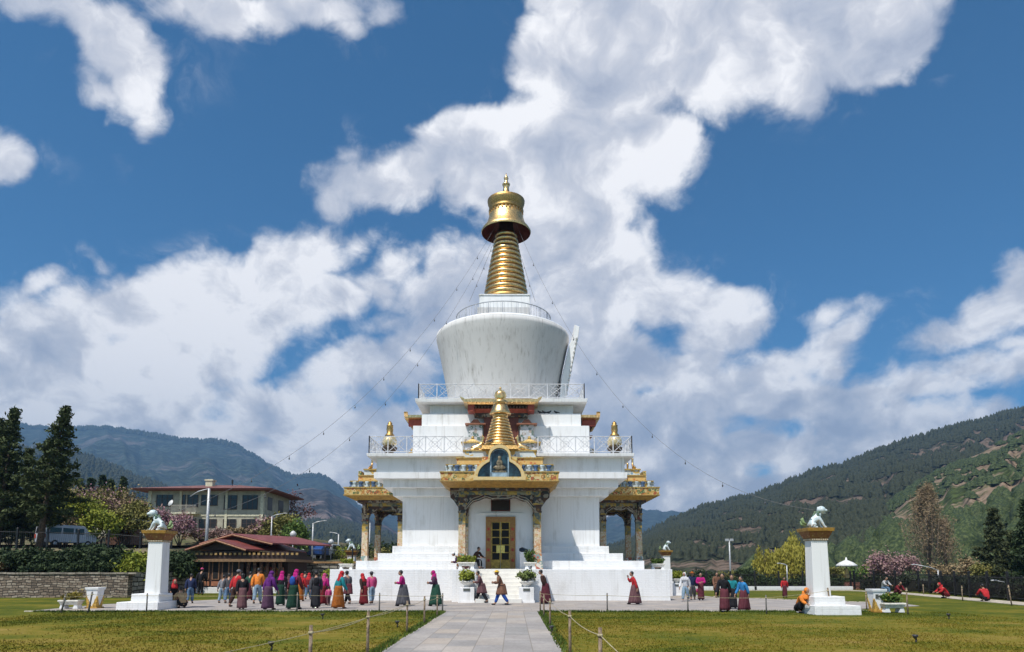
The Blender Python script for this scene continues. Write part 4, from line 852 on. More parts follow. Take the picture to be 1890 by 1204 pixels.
# block seats in the porch
b = MB(); b.box(-.22, .22, -.22, .22, 0, .48); o = b.build('stone_block', WHITE, None, (-1.22, 38.35, 1.70), bevel=.02); tag(o, 'white block used as a seat left of the door', 'block')
b = MB(); b.box(-.30, .30, -.25, .25, 0, .95); o = b.build('stone_block', WHITE, None, (1.50, 38.5, 1.70), bevel=.02); tag(o, 'white counter block right of the door with dark bundle on it', 'block')
b = MB(); b.ell((0, 0, .10), (.26, .16, .11)); b.ell((-.12, .02, .16), (.14, .12, .08)); b.tube([(-.2, 0, .15), (-.1, 0, .26), (.05, 0, .22)], .02); o = b.build('bundle', M('dark blue cloth', (.015, .03, .05), .8), None, (1.42, 38.45, 2.65)); tag(o, 'dark blue bundle lying on the white block', 'bundle')
# ---------------------------------------------------------------- rope fence round the lawns
WOODP = M('weathered wood post', (.26, .19, .13), .85, 0, .3, 12, bmp=.4); IRONP = M('grey iron post', (.14, .13, .12), .7, 0, .2, 10)
posts = []
def post(px, yb, h, lab, wood=True, lean=0., r=.028, yd=None, xo=None):
    p = gnd(px, yb) if yd is None else Vector((xo, yd, 0))
    t = thing('rope_post', (p.x, p.y, -.1), lab, 'post', 'posts of the lawn rope fence')
    b = MB(); b.tube([(0, 0, 0), (lean*.5, .01, (h+.1)*.5), (lean, 0, h+.1)], [r*1.1, r, r*.92], 8); b.build('stake', WOODP if wood else IRONP, t)
    b = MB(); b.lathe([(r+.008, -.02), (r+.012, 0), (r+.008, .02)], 8, c=(lean, 0, h*.97+.02)); b.build('rope_knot', M('rope', (.42, .36, .22), .9, 0, .2, 30), t)
    v = Vector((p.x+lean, p.y, h*.97-.08)); posts.append(v); return v
Lp = [post(0, 0, .85, 'near wooden post on the left of the path, cut by the lower edge', yd=10.0, xo=-2.10), post(0, 0, .85, 'wooden post left of the path, second from the viewer', yd=13.3, xo=-1.97), post(0, 0, .83, 'wooden post left of the path in the middle of the row', yd=18.3, xo=-1.99),
      post(0, 0, .84, 'wooden post left of the path, fourth from the viewer', yd=21.3, xo=-1.92), post(0, 0, .76, 'thin post left of the path next to the corner', yd=24.5, xo=-1.88), post(0, 0, .74, 'dark post at the left corner of path and plaza', False, yd=27.0, xo=-1.95)]
Rp = [post(0, 0, .85, 'wooden post nearest the viewer on the right of the path', yd=9.6, xo=2.05), post(0, 0, .85, 'tall wooden post right of the path, second from the viewer', yd=13.5, xo=1.95), post(0, 0, .80, 'thin post right of the path in the middle of the row', yd=20.4, xo=1.93),
      post(0, 0, .78, 'wooden post right of the path next to the corner', yd=24.5, xo=1.93), post(0, 0, .82, 'wooden post at the right corner of path and plaza', yd=27.0, xo=1.90)]
PL = [post(700, 1128, .73, 'grey post on the plaza edge left of the woman in grey skirt', False), post(548, 1129, .75, 'grey post on the plaza edge in front of the walking crowd', False), post(270, 1130, .74, 'grey post in front of the left lion pillar', False), post(162, 1131, .80, 'leaning dark post in front of the left incense burner', False, .12, .035), post(112, 1131, .70, 'leaning dark post beside the left flower trough', False, .14, .035)]
PR = [post(1121, 1128, .72, 'grey post on the plaza edge left of the woman in red', False), post(1270, 1130, .70, 'grey post on the plaza edge near the person in white', False), post(1415, 1133, .70, 'grey post on the plaza edge right of the blue jackets', False), post(1536, 1134, .98, 'leaning brown post in front of the right lion pillar', True, -.12, .035), post(1600, 1125, .76, 'pale wooden post left of the right incense burner'), post(1676, 1134, .98, 'tall pale post right of the yellow flower trough')]
post(1777, 1109, .80, 'small post on the far right lawn beside the stone path'); post(1868, 1118, .95, 'leaning post at the right end of the stone path', True, -.1); post(1705, 1098, .7, 'small post beside the seated people at the right fence')
def rope(a, b_, sag, lab, cat='rope', mat=None, r=.007, name='rope'):
    n = 12; pts = [a.lerp(b_, i/n)-Vector((0, 0, sag*4*(i/n)*(1-i/n))) for i in range(n+1)]
    b = MB(); b.tube(pts, r, 5); o = b.build(name, mat or M('rope', (.42, .36, .22), .9)); tag(o, lab, cat); return o
nm = ['first', 'second', 'third', 'fourth', 'fifth']
E_L = gnd(300, 1260)+Vector((0, 0, .5))
for i in range(5): rope(Lp[i], Lp[i+1], .05, f'{nm[i]} rope span from the viewer along the left of the path')
for i in range(4): rope(Rp[i], Rp[i+1], .05, f'{nm[i]} rope span from the viewer along the right of the path')
rope(Rp[0], Vector((2.6, 7.6, .25)), .03, 'slack rope running down from the nearest right post')
for i, (a, c_) in enumerate(zip([Lp[5]]+PL[:-1], PL)): rope(a, c_, .03, f'{nm[i]} rope span left of the path along the plaza edge')
for i, (a, c_) in enumerate(zip([Rp[4]]+PR[:3], PR[:4])): rope(a, c_, .03, f'{nm[i]} rope span right of the path along the plaza edge')
rope(Lp[2], Lp[2]+Vector((-2.6, -7, -.55)), .10, 'slack rope end trailing over the left lawn')
# ---------------------------------------------------------------- light strings from the spire
WIRE = M('grey cable', (.16, .16, .17), .6)
def string(a, b_, sag, nb, lab, r=.008, t0=0.):
    t = thing('light_string', a, lab, 'light string', 'strings of bulbs hung from the spire')
    n = 40; pts = [(a.lerp(b_, i/n)-a)-Vector((0, 0, sag*4*(i/n)*(1-i/n))) for i in range(n+1)]
    b = MB(); b.tube(pts, r, 5); b.build('cable', WIRE, t)
    for i in range(1, nb):
        u = i/nb; p = (a.lerp(b_, u)-a)-Vector((0, 0, sag*4*u*(1-u)))
        b = MB(); b.tube([p, p-Vector((0, 0, .10))], .010, 5); b.ell(p-Vector((0, 0, .15)), (.034, .034, .06), 8, 6); b.build('bulb', M('bulb', (.10, .10, .11), .2), t)
SPL = Vector((AX-.45, AY-.6, 25.9)); SPR = Vector((AX+.95, AY-.6, 25.9))
string(SPL, Vector((-14.1, 28.9, 3.95)), 3.3, 11, 'string of bulbs from the spire down to the left foreground lion')
string(SPL+Vector((0, .4, -.3)), Vector((-14.3, 28.9, 3.6)), 4.6, 9, 'second string of bulbs running left just below the first', .008)
string(SPR, Vector((12.45, 26.1, 3.95)), 4.4, 10, 'string of bulbs from the spire down to the right foreground lion')
string(SPR-Vector((.2, 0, .4)), Vector((AX+2.2, AY-2.4, 19.5)), .1, 4, 'short string from the spire to the dome railing on the right', .012)
string(SPL+Vector((.1, 0, -.5)), Vector((AX-2.2, AY-2.4, 19.5)), .1, 4, 'short string from the spire to the dome railing on the left', .012)
# ---------------------------------------------------------------- lawn floodlights and birds
def flood(px, py, lab, s=.75):
    p = gnd(px, py); t = thing('lawn_floodlight', (p.x, p.y, 0), lab, 'floodlight', 'small floodlights on the lawn')
    b = MB(); b.tube([(0, 0, -.05), (.02, 0, .12*s)], .02, 6); b.build('bracket', BLACK, t)
    b = MB(); b.lathe([(.03*s, -.06*s), (.07*s, .0), (.09*s, .05*s), (.085*s, .06*s)], 14, c=(0, 0, .18*s)); b.build('lamp_head', M('lamp glass', (.06, .06, .07), .25), t)
flood(733, 1158, 'pale round floodlight on a bent stalk left of the path'); flood(595, 1143, 'small grey floodlight lying on the left lawn near the plaza'); flood(1018, 1168, 'small floodlight in the grass right of the path'); flood(1751, 1143, 'black floodlight on the right lawn near the burner'); flood(1690, 1187, 'black floodlight nearest the viewer on the right lawn'); flood(500, 1201, 'black floodlight in the left foreground grass')
def bird(p, lab, rz=0., s=1.):
    t = thing('pigeon', p, lab, 'bird', 'pigeons on the stupa', rz)
    vs, fs = skin([(0, 0, .09*s), (.07*s, 0, .11*s), (.12*s, 0, .17*s), (-.08*s, 0, .08*s), (-.18*s, 0, .05*s), (.02*s, .03*s, .01), (.02*s, -.03*s, .01)], [(0, 1), (1, 2), (0, 3), (3, 4), (0, 5), (0, 6)], [.05*s, .045*s, .028*s, .04*s, .012*s, .008, .008]); b = MB(); b.add(vs, fs, 0, True); b.build('body', M('pigeon grey', (.05, .05, .06), .7), t)
    b = MB(); b.add([(.145*s, .006, .175*s), (.145*s, -.006, .175*s), (.17*s, 0, .165*s), (.145*s, 0, .165*s)], [(0, 1, 2), (0, 2, 3), (1, 3, 2), (0, 3, 1)]); b.build('beak', M('dark paint', (.03, .02, .02), .4), t)
for i, (px, lab) in enumerate(((997, 'leftmost pigeon perched on the white ledge right of the golden niche'), (1005, 'second pigeon from the niche on the white ledge'), (1013, 'pigeon in the middle of the row on the white ledge'), (1027, 'rightmost pigeon perched on the white ledge'))):
    p = at(px, 765, AY-4.86); bird((p.x, AY-4.80, 11.26), lab, random.choice((0, PI)), 1.25)
bird((AX-.55, AY-9.2, 8.62+.0), 'dark pigeon on the niche arch below the small spire', 0, 1.2)
# ---------------------------------------------------------------- people
SKIN = M('skin', (.36, .20, .13), .6, 0, .06, 12, bmp=0); HAIR = M('black hair', (.012, .010, .010), .5, 0, .1, 20)
def cloth(c, chk=False):
    key = f'cloth {c[0]:.3f} {c[1]:.3f} {c[2]:.3f}{chk}'
    if key in _mc: return _mc[key]
    m, k, b_ = newmat(key); v = coords(k); n = k.noise(v, 7, 4, .6)
    base = k.mix(k.rng(n, .3, .7), tuple(x*.72 for x in c), tuple(min(1, x*1.15) for x in c))
    if chk:
        wv = k.n('ShaderNodeTexWave'); k.link(v, wv.inputs[0]); wv.inputs['Scale'].default_value = 7.; wv.bands_direction = 'Z'; wv.inputs['Distortion'].default_value = .6
        wx = k.n('ShaderNodeTexWave'); k.link(v, wx.inputs[0]); wx.inputs['Scale'].default_value = 7.; wx.bands_direction = 'X'
        f = k.math('MULTIPLY', k.math('ADD', k.rng(wv.outputs['Fac'], .6, .8), k.rng(wx.outputs['Fac'], .7, .9)), .4)
        base = k.mix(f, base, tuple(min(1, x*1.5+.02) for x in c))
    k.set(b_.inputs['Base Color'], base); b_.inputs['Roughness'].default_value = .9; b_.inputs['Specular IOR Level'].default_value = .15
    bump(k, b_, k.noise(k.mapping(v, scale=(6, 6, 1.2)), 3, 3), .5, .03)
    _mc[key] = m; return m
C_ = dict(red=(.45, .03, .035), dred=(.16, .02, .025), maroon=(.10, .025, .035), mag=(.45, .02, .18), pink=(.50, .07, .19), purple=(.12, .025, .17), navy=(.025, .035, .085), blue=(.03, .09, .36), sky=(.04, .22, .50),
          jean=(.10, .17, .27), ljean=(.22, .31, .40), black=(.018, .018, .022), grey=(.20, .20, .22), dgrey=(.07, .07, .08), teal=(.02, .22, .25), orange=(.70, .22, .04), rust=(.32, .10, .02), green=(.025, .075, .05), dgreen=(.015, .045, .03),
          brown=(.16, .08, .05), tan=(.45, .30, .16), white=(.62, .62, .64), yellow=(.65, .42, .05), mauve=(.115, .055, .06), lgrey=(.42, .42, .44), plum=(.09, .045, .08), dkbr=(.055, .03, .025))
def person(x, y, lab, heading=0., H=1.60, top='grey', low='jean', lowkind='pants', head='hair', hc='black', stride=.16, lean=.04, arms='swing', bag=None, z=0., chk=False, pose='stand', group='people walking round the stupa', long=0.):
    """heading 0 faces the viewer (-y); positive turns towards +x"""
    t = thing('person', (x, y, z), lab, 'person', group, heading)
    fwd = -1.; sit = pose in ('sit', 'squat', 'bench')
    if pose == 'stand':
        hipz = .50-.35*stride*stride; hx = 0; pel = Vector((0, 0, hipz+.02)); 
        ch = Vector((0, -lean*.8, .73)); nk = Vector((0, -lean*1.4, .835)); hd = Vector((0, -lean*2.0-.01, .922))
        if lean > .15: ch.z -= .03; nk.z -= .06; hd.z -= .09
        legs = []
        for s, ph in ((-1, 1), (1, -1)):
            fy = -ph*stride*(.62 if lowkind == 'skirt' else 1.); legs.append([Vector((s*.052, 0, hipz)), Vector((s*.055, fy*.5-(.04 if ph < 0 else .02), .27)), Vector((s*.055, fy, .045+(.03 if ph < 0 and stride > .1 else 0))), Vector((s*.062, fy-.085, .018+(.005 if ph < 0 else 0)))])
    else:
        base = .10 if pose == 'squat' else .27; dz_ = base-.27
        if pose == 'bench': base = .28
        pel = Vector((0, .08, base+.02)); ch = Vector((0, .02-lean, base+.24)); nk = Vector((0, -.03-lean*1.6, base+.34)); hd = Vector((0, -.06-lean*2, base+.425))
        legs = []
        for s in (-1, 1):
            if pose == 'squat': kn = Vector((s*.085, -.16, .24)); an = Vector((s*.07, -.05, .045)); to = Vector((s*.08, -.14, .018))
            else: kn = Vector((s*.08, -.16, base+.01)); an = Vector((s*.075, -.20, .045)); to = Vector((s*.08, -.285, .018))
            legs.append([Vector((s*.055, .06, base)), kn, an, to])
    sh = [nk+Vector((s*.112, .005, -.035)) for s in (-1, 1)]
    arm = []
    for s, p0 in zip((-1, 1), sh):
        if arms == 'front': el = p0+Vector((s*.03, -.01, -.165)); wr = el+Vector((-s*.07, -.115, -.01 if s < 0 else .02)); ha = wr+Vector((-s*.03, -.035, .005))
        elif arms == 'back': el = p0+Vector((s*.035, .05, -.16)); wr = el+Vector((-s*.08, .06, -.08)); ha = wr+Vector((-s*.03, .0, -.03))
        elif arms == 'face' and s < 0: el = p0+Vector((s*.02, -.07, -.13)); wr = el+Vector((.04, -.06, .12)); ha = wr+Vector((.02, -.01, .05))
        elif arms == 'knee': el = p0+Vector((s*.03, -.07, -.13)); wr = el+Vector((-s*.02, -.11, -.05)); ha = wr+Vector((0, -.045, -.01))
        else:
            sw = s*(.08 if stride else .015); el = p0+Vector((s*.028, sw*.5+.02, -.165)); wr = el+Vector((s*.005, sw*.9-.03, -.14)); ha = wr+Vector((0, sw*.1-.012, -.05))
        arm.append((p0, el, wr, ha))
    V = [pel, (pel+ch)/2+Vector((0, .006, 0)), ch, nk, nk+(hd-nk)*.45]; R_ = [(.088, .066), (.076, .058), (.094, .062), (.045, .04), (.032, .034)]; E_ = [(0, 1), (1, 2), (2, 3), (3, 4)]
    for lg in legs:
        o = len(V); V += lg; R_ += [.062, .043, .027, .022]; E_ += [(0, o), (o, o+1), (o+1, o+2), (o+2, o+3)]
    for s, (p0, el, wr, ha) in zip((-1, 1), arm):
        o = len(V); V += [p0, el, wr, ha]; R_ += [.040, .028, .018, .020]; E_ += [(2, o), (o, o+1), (o+1, o+2), (o+2, o+3)]
        d = (ha-wr).normalized(); side = d.cross(Vector((s, 0, 0))); side = side.normalized() if side.length > .1 else Vector((0, 1, 0))
        for fi in range(4):
            off = side*(fi-1.5)*.0125; L = (.036, .043, .040, .030)[fi]; q = len(V)
            V += [ha+off+d*.018, ha+off+d*(.018+L*.55)+Vector((-s*.004, 0, -.002)), ha+off+d*(.018+L)+Vector((-s*.010, 0, -.004))]; R_ += [.0065, .0055, .0045]; E_ += [(o+3, q), (q, q+1), (q+1, q+2)]
        q = len(V); tb = wr.lerp(ha, .5)-side*.018; V += [tb, tb-side*.012+d*.022, tb-side*.010+d*.040]; R_ += [.007, .006, .005]; E_ += [(o+3, q), (q, q+1), (q+1, q+2)]
    def sc(vs): return [tuple(Vector(v)*H) for v in vs]
    def scr(rs): return [tuple(a*H for a in r) if isinstance(r, tuple) else r*H for r in rs]
    vs, fs = skin(sc(V), E_, scr(R_), 1); b = MB(); b.add(vs, fs, 0, True)
    tl = Matrix.Rotation(lean*1.5, 3, 'X'); Hd = hd*H
    b.ell(Hd, (.048*H, .058*H, .068*H), 14, 10, rot=tl); b.ell(Hd+tl@Vector((0, -.058*H, -.006*H)), (.009*H, .012*H, .014*H), 6, 5); b.ell(Hd+tl@Vector((0, -.034*H, -.042*H)), (.024*H, .022*H, .020*H), 8, 6)
    for s in (-1, 1): b.ell(Hd+tl@Vector((s*.049*H, .002*H, -.004*H)), (.006*H, .010*H, .015*H), 6, 5)
    bo = b.build('body', SKIN, t, fixn=False)
    b = MB()
    for s in (-1, 1): b.ell(Hd+tl@Vector((s*.018*H, -.052*H, .008*H)), (.007*H, .004*H, .004*H), 6, 4)
    b.ell(Hd+tl@Vector((0, -.054*H, -.030*H)), (.014*H, .004*H, .003*H), 6, 4)
    if head != 'back': b.build('face_detail', M('dark features', (.03, .012, .01), .5), bo)
    # upper garment
    pl = pel-Vector((0, 0, .075 if not long else long)); V2 = [pl, (pel+ch)/2+Vector((0, .006, .0)), ch, nk+Vector((0, 0, -.012))]; R2 = [(.118, .098), (.108, .090), (.122, .092), (.068, .058)]; E2 = [(0, 1), (1, 2), (2, 3)]
    for (p0, el, wr, ha) in arm:
        o = len(V2); V2 += [p0, el, wr.lerp(ha, .25)]; R2 += [.060, .049, .036]; E2 += [(2, o), (o, o+1), (o+1, o+2)]
    vs, fs = skin(sc(V2), E2, scr(R2), 1); b = MB(); b.add(vs, fs, 0, True); b.build('jacket' if lowkind != 'gho' else 'robe_top', cloth(C_[top], chk and lowkind == 'gho'), t, fixn=False)
    # lower garment
    def loftskirt(z0, z1, w0, w1, d0, d1, mat, name, fold=9, cy0=0., cy1=0.):
        n = 30; b = MB(); vs = []; fs = []; st = 7
        for j in range(st+1):
            u = j/st; z_ = z0+(z1-z0)*u; wv = w0+(w1-w0)*u**.8; dv = d0+(d1-d0)*u**.8; cy = cy0+(cy1-cy0)*u
            for i in range(n):
                a = 2*PI*i/n; rr = 1+.05*u*math.sin(a*fold+x*7)+.03*u*math.sin(a*4+y)
                vs.append((math.cos(a)*wv*rr*H, (cy+math.sin(a)*dv*rr)*H, z_*H))
        for j in range(st):
            for i in range(n): fs.append((j*n+i, j*n+(i+1) % n, (j+1)*n+(i+1) % n, (j+1)*n+i))
        fs.append(tuple(range(n))); fs.append(tuple(st*n+i for i in range(n-1, -1, -1)))
        b.add(vs, fs, 0, True); return b.build(name, mat, t, fixn=True)
    lm = cloth(C_[low], chk)
    if pose == 'stand':
        if lowkind == 'skirt': loftskirt(.60, .045, .104, 0.112+stride*.10, .090, .085+stride*.60, lm, 'skirt')
        elif lowkind == 'gho':
            loftskirt(.61, .30, .112, .130, .098, .100+stride*.36, lm, 'robe_skirt', 5)
            b = MB(); b.lathe([(.118*H, .535*H), (.120*H, .555*H), (.118*H, .575*H)], 20, sy=.88); b.build('belt', cloth(C_['dkbr']), t)
        if lowkind in ('pants', 'gho'):
            pm = lm if lowkind == 'pants' else cloth(C_[bag[1]] if bag and bag[0] == 'legs' else C_['black']); V3 = [pel+Vector((0, 0, .09)), pel]; R3 = [(.096, .078), (.100, .082)]; E3 = [(0, 1)]
            for lg in legs: o = len(V3); V3 += lg[:2]+[lg[1].lerp(lg[2], .93)]; R3 += [.080, .060, .046]; E3 += [(1, o), (o, o+1), (o+1, o+2)]
            vs, fs = skin(sc(V3), E3, scr(R3), 1); b = MB(); b.add(vs, fs, 0, True); b.build('trousers' if lowkind == 'pants' else 'stockings', pm, t, fixn=False)
    else:
        V3 = [pel+Vector((0, 0, .03)), pel]; R3 = [(.098, .082), (.105, .095)]; E3 = [(0, 1)]; fat = 1.25 if lowkind == 'skirt' else 1.
        for lg in legs: o = len(V3); V3 += lg[:2]+[lg[1].lerp(lg[2], .9)]; R3 += [.078*fat, .064*fat, .045*fat]; E3 += [(1, o), (o, o+1), (o+1, o+2)]
        vs, fs = skin(sc(V3), E3, scr(R3), 1); b = MB(); b.add(vs, fs, 0, True); b.build('skirt' if lowkind == 'skirt' else 'trousers', lm, t, fixn=False)
    for s, lg in zip((-1, 1), legs):
        b = MB(); b.ell((lg[2].lerp(lg[3], .6)+Vector((0, 0, -.008)))*H, (.030*H, .066*H, .025*H), 10, 6); b.build('shoe', cloth(C_['black' if hc != 'white' else 'lgrey']), t, fixn=False)
    # head covering
    hm = cloth(C_[hc]) if hc != 'black' else HAIR
    if head in ('hair', 'back', 'long'):
        b = MB(); b.ell(Hd+tl@Vector((0, .014*H, .018*H)), (.054*H, .058*H, .064*H), 14, 10, rot=tl)
        if head == 'long': b.ell(Hd+tl@Vector((0, .046*H, -.05*H)), (.042*H, .022*H, .09*H), 10, 8)
        b.build('hair', HAIR, t, fixn=False)
    elif head == 'scarf':
        b = MB(); b.ell(Hd+tl@Vector((0, .014*H, .008*H)), (.059*H, .064*H, .066*H), 16, 10, rot=tl)
        N0 = nk*H; vs = []; fs = []; n = 20
        for j, (zz_, rx, ry, oy) in enumerate(((.075, .052, .052, .012), (.02, .060, .060, .008), (-.03, .100, .074, .0), (-.085, .135, .086, .006), (-.12, .125, .085, .006))):
            for i in range(n):
                a = 2*PI*i/n; r_ = 1+.06*math.sin(a*5+j); vs.append((N0.x+math.cos(a)*rx*r_*H, N0.y+(oy+math.sin(a)*ry*r_)*H, N0.z+zz_*H))
        for j in range(4):
            for i in range(n): fs.append((j*n+i, j*n+(i+1) % n, (j+1)*n+(i+1) % n, (j+1)*n+i))
        fs.append(tuple(range(n))); fs.append(tuple(4*n+i for i in range(n))); b.add(vs, fs, 0, True); b.build('head_scarf', hm, t, fixn=True)
    elif head in ('cap', 'hat'):
        b = MB(); b.ell(Hd+tl@Vector((0, .014*H, .006*H)), (.052*H, .054*H, .056*H), 12, 8, rot=tl); b.build('hair', HAIR, t, fixn=False)
        b = MB(); b.ell(Hd+tl@Vector((0, .008*H, .036*H)), (.057*H, .062*H, .046*H), 14, 8, rot=tl)
        br = .105 if head == 'hat' else .0
        if br: b.lathe([(.03*H, .0), (br*H, -.008*H), (br*H, .0), (.05*H, .012*H)], 18, c=tuple(Hd+Vector((0, 0, .028*H))))
        else: b.ell(Hd+tl@Vector((0, -.068*H, .030*H)), (.036*H, .034*H, .007*H), 10, 6, rot=tl)
        b.build('hat', hm, t, fixn=False)
    if bag and bag[0] != 'legs':
        bm_ = cloth(C_[bag[1]]); b = MB(); c0 = ch*H
        if bag[0] == 'back':
            b.ell(c0+Vector((0, .095*H, -.03*H)), (.078*H, .055*H, .12*H), 12, 8)
            bo_ = b.build('backpack', bm_, t, fixn=False); b = MB()
            for s in (-1, 1): b.tube([c0+Vector((s*.055*H, .085*H, .05*H)), c0+Vector((s*.065*H, .0, .105*H)), c0+Vector((s*.065*H, -.088*H, .03*H)), c0+Vector((s*.07*H, .07*H, -.09*H))], .010*H, 5)
            b.build('strap', bm_, bo_)
        elif bag[0] == 'hand':
            hp = arm[1][3]*H; b.ell(hp+Vector((0, 0, -.12*H)), (.03*H, .075*H, .085*H), 10, 8); b.tube([hp+Vector((0, -.05*H, -.06*H)), hp+Vector((0, 0, -.02*H)), hp+Vector((0, .05*H, -.06*H))], .006*H, 5); b.build('handbag', bm_, t, fixn=False)
        elif bag[0] == 'shawl':
            b.ell(c0+Vector((0, .0, .0)), (.135*H, .105*H, .10*H), 14, 8); b.build('shawl', bm_, t, fixn=False)
        elif bag[0] == 'item':
            hp = (arm[0][3]+arm[1][3])/2*H; b.ell(hp+Vector((.0, -.01*H, .0)), (.035*H, .03*H, .035*H), 10, 8); b.lathe([(.02*H, -.01*H), (.028*H, .045*H), (.024*H, .045*H)], 12, c=tuple(hp)); b.build('held_bundle', bm_, t, fixn=False)
    return t
def P(px, feet, top_y, lab, hd, **kw):
    """someone whose feet are seen at (px, feet) on the paving and whose head reaches top_y"""
    q = gnd(px, feet, .012); H = kw.pop('H', None) or (q.y/F*(feet-top_y))*1.02
    H = min(max(H, .7), 1.85); return person(q.x, q.y, lab, hd, H=H, z=.012, **kw)
L_ = -PI/2; AWAY = PI
P(350, 1114, 1061, 'man in navy jacket and blue jeans walking away past the left lion pillar', AWAY+.3, top='navy', low='jean', head='back', stride=.12)
P(369, 1098, 1050, 'slim person in dark clothes with pink cap by the timber pavilion', AWAY, top='black', low='black', head='cap', hc='pink', stride=.02)
P(409, 1113, 1063, 'person in pale grey jacket and washed jeans, left of a pair', AWAY-.2, top='grey', low='ljean', head='back', stride=.10)
P(420, 1114, 1060, 'person in grey jacket and dark jeans, right of a pair', AWAY+.2, top='dgrey', low='jean', head='back', stride=.13)
P(433, 1121, 1054, 'grey haired man in red jacket and brown trousers with arms down', AWAY-.5, top='red', low='dkbr', head='cap', hc='grey', stride=.13)
P(446, 1125, 1061, 'stout woman in black top and wide mauve patterned skirt', AWAY+.5, top='black', low='mauve', lowkind='skirt', head='long', stride=.20, chk=True)
P(459, 1108, 1057, 'person in dark green jacket carrying a dark red bag', AWAY, top='green', low='maroon', lowkind='skirt', head='back', bag=('hand', 'dred'), stride=.1)
P(474, 1115, 1051, 'person in bright orange shirt and light blue jeans seen from behind', AWAY+.1, top='orange', low='ljean', head='back', stride=.13)
P(494, 1126, 1056, 'woman in purple hood, purple top and long purple skirt', AWAY-.6, top='purple', low='plum', lowkind='skirt', head='scarf', hc='purple', stride=.14)
P(517, 1118, 1056, 'woman with magenta headscarf, black jacket and dark teal skirt', AWAY, top='black', low='dgreen', lowkind='skirt', head='scarf', hc='mag', stride=.12)
P(531, 1107, 1061, 'person in grey shawl half hidden behind the woman with the blue bag', AWAY, top='grey', low='black', lowkind='skirt', head='scarf', hc='mauve', stride=.08)
P(541, 1125, 1053, 'woman in magenta headscarf with bright blue backpack and dark green skirt', AWAY-.4, top='maroon', low='dgreen', lowkind='skirt', head='scarf', hc='mag', bag=('back', 'blue'), stride=.2)
P(554, 1110, 1060, 'woman in red headscarf with white shawl over a rust skirt', AWAY-.2, top='red', low='rust', lowkind='skirt', head='scarf', hc='red', bag=('hand', 'white'), stride=.08)
P(561, 1100, 1056, 'dark haired person in dark coat deep in the crowd before the timber pavilion', AWAY, top='dgrey', low='black', head='back', stride=.05)
P(568, 1107, 1059, 'person with scarlet headscarf, dark red top and blue jeans', AWAY, top='dred', low='jean', head='scarf', hc='red', stride=.12)
P(582, 1123, 1056, 'person in grey jacket with black waistcoat and long charcoal skirt', AWAY+.3, top='dgrey', low='black', lowkind='skirt', head='back', stride=.16, bag=('back', 'black'), chk=True)
P(595, 1117, 1060, 'woman in pink jacket and dark red skirt leading a small child', AWAY-.3, top='mag', low='dred', lowkind='skirt', head='scarf', hc='pink', stride=.14)
P(601, 1106, 1061, 'person in plum coat farthest right in the crowd behind the pink jacket', AWAY, top='plum', low='black', head='back', stride=.05)
P(606, 1118, 1084, 'small child in pink coat and pale leggings', AWAY+.4, top='pink', low='mauve', head='back', stride=.14)
P(624, 1124, 1056, 'woman in red headscarf, teal jacket and long orange skirt', AWAY-.9, top='teal', low='rust', lowkind='skirt', head='scarf', hc='red', stride=.16)
P(642, 1115, 1056, 'man in grey coat over a knee length robe with dark cap', AWAY+.9, top='dgrey', low='maroon', lowkind='gho', head='cap', hc='black', stride=.19, chk=True)
P(671, 1117, 1060, 'woman in dark brown wrap, red headscarf and crimson skirt by the plinth', L_-.5, top='dkbr', low='dred', lowkind='skirt', head='scarf', hc='red', stride=.12)
P(686, 1114, 1057, 'person in wide brimmed hat and pink coat with pale jeans', AWAY+.5, top='pink', low='ljean', head='hat', hc='dgrey', stride=.10, long=.10)
P(744, 1119, 1055, 'woman in bright magenta shawl and blue grey skirt walking left', L_, top='mag', low='dgrey', lowkind='skirt', head='hair', stride=.20, arms='front', chk=True)
P(804, 1119, 1055, 'woman in magenta headscarf, plum jacket and green skirt walking left', L_, top='plum', low='green', lowkind='skirt', head='scarf', hc='mag', stride=.17, arms='front')
P(889, 1113, 1056, 'stooping man in pale mauve knee length robe striding left below the stairs', L_, top='mauve', low='mauve', lowkind='gho', head='back', stride=.19, lean=.06, arms='front', chk=True)
P(926, 1117, 1055, 'person in yellow hat, brown robe and bright blue trousers carrying something white', L_, top='brown', low='brown', lowkind='gho', head='hat', hc='yellow', stride=.19, lean=.07, arms='front', bag=('legs', 'blue'), chk=True)
P(1007, 1115, 1054, 'person in dark brown coat and maroon skirt at the right cheek wall', L_-.3, top='dkbr', low='maroon', lowkind='skirt', head='hair', stride=.15, arms='back', lean=.07)
P(1172, 1116, 1057, 'woman in scarlet jacket and plaid skirt holding her hand to her face', L_, top='red', low='mauve', lowkind='skirt', head='hair', stride=.20, arms='face', chk=True)
FW = 0.
P(1266, 1110, 1058, 'person hooded in white with grey blue jeans past the right plinth corner', FW-.6, top='white', low='ljean', head='scarf', hc='white', stride=.14)
P(1279, 1107, 1057, 'person in dark blue top and rust hat carrying a pink bag', FW-.3, top='navy', low='dgrey', head='hat', hc='rust', stride=.10, bag=('hand', 'pink'))
P(1294, 1108, 1059, 'woman in magenta jacket and maroon skirt coming forward', FW-.2, top='mag', low='maroon', lowkind='skirt', head='hair', stride=.08, arms='front')
P(1323, 1103, 1058, 'man in brown checked robe and long socks coming forward', FW, top='brown', low='brown', lowkind='gho', head='hair', stride=.06, chk=True)
P(1338, 1129, 1061, 'woman in black top and wide maroon skirt, left of the blue jackets', FW-.7, top='black', low='maroon', lowkind='skirt', head='hair', stride=.17, chk=True)
P(1353, 1124, 1063, 'person in turquoise jacket and black skirt behind the blue backpack', FW-.4, top='teal', low='black', lowkind='skirt', head='hair', stride=.18)
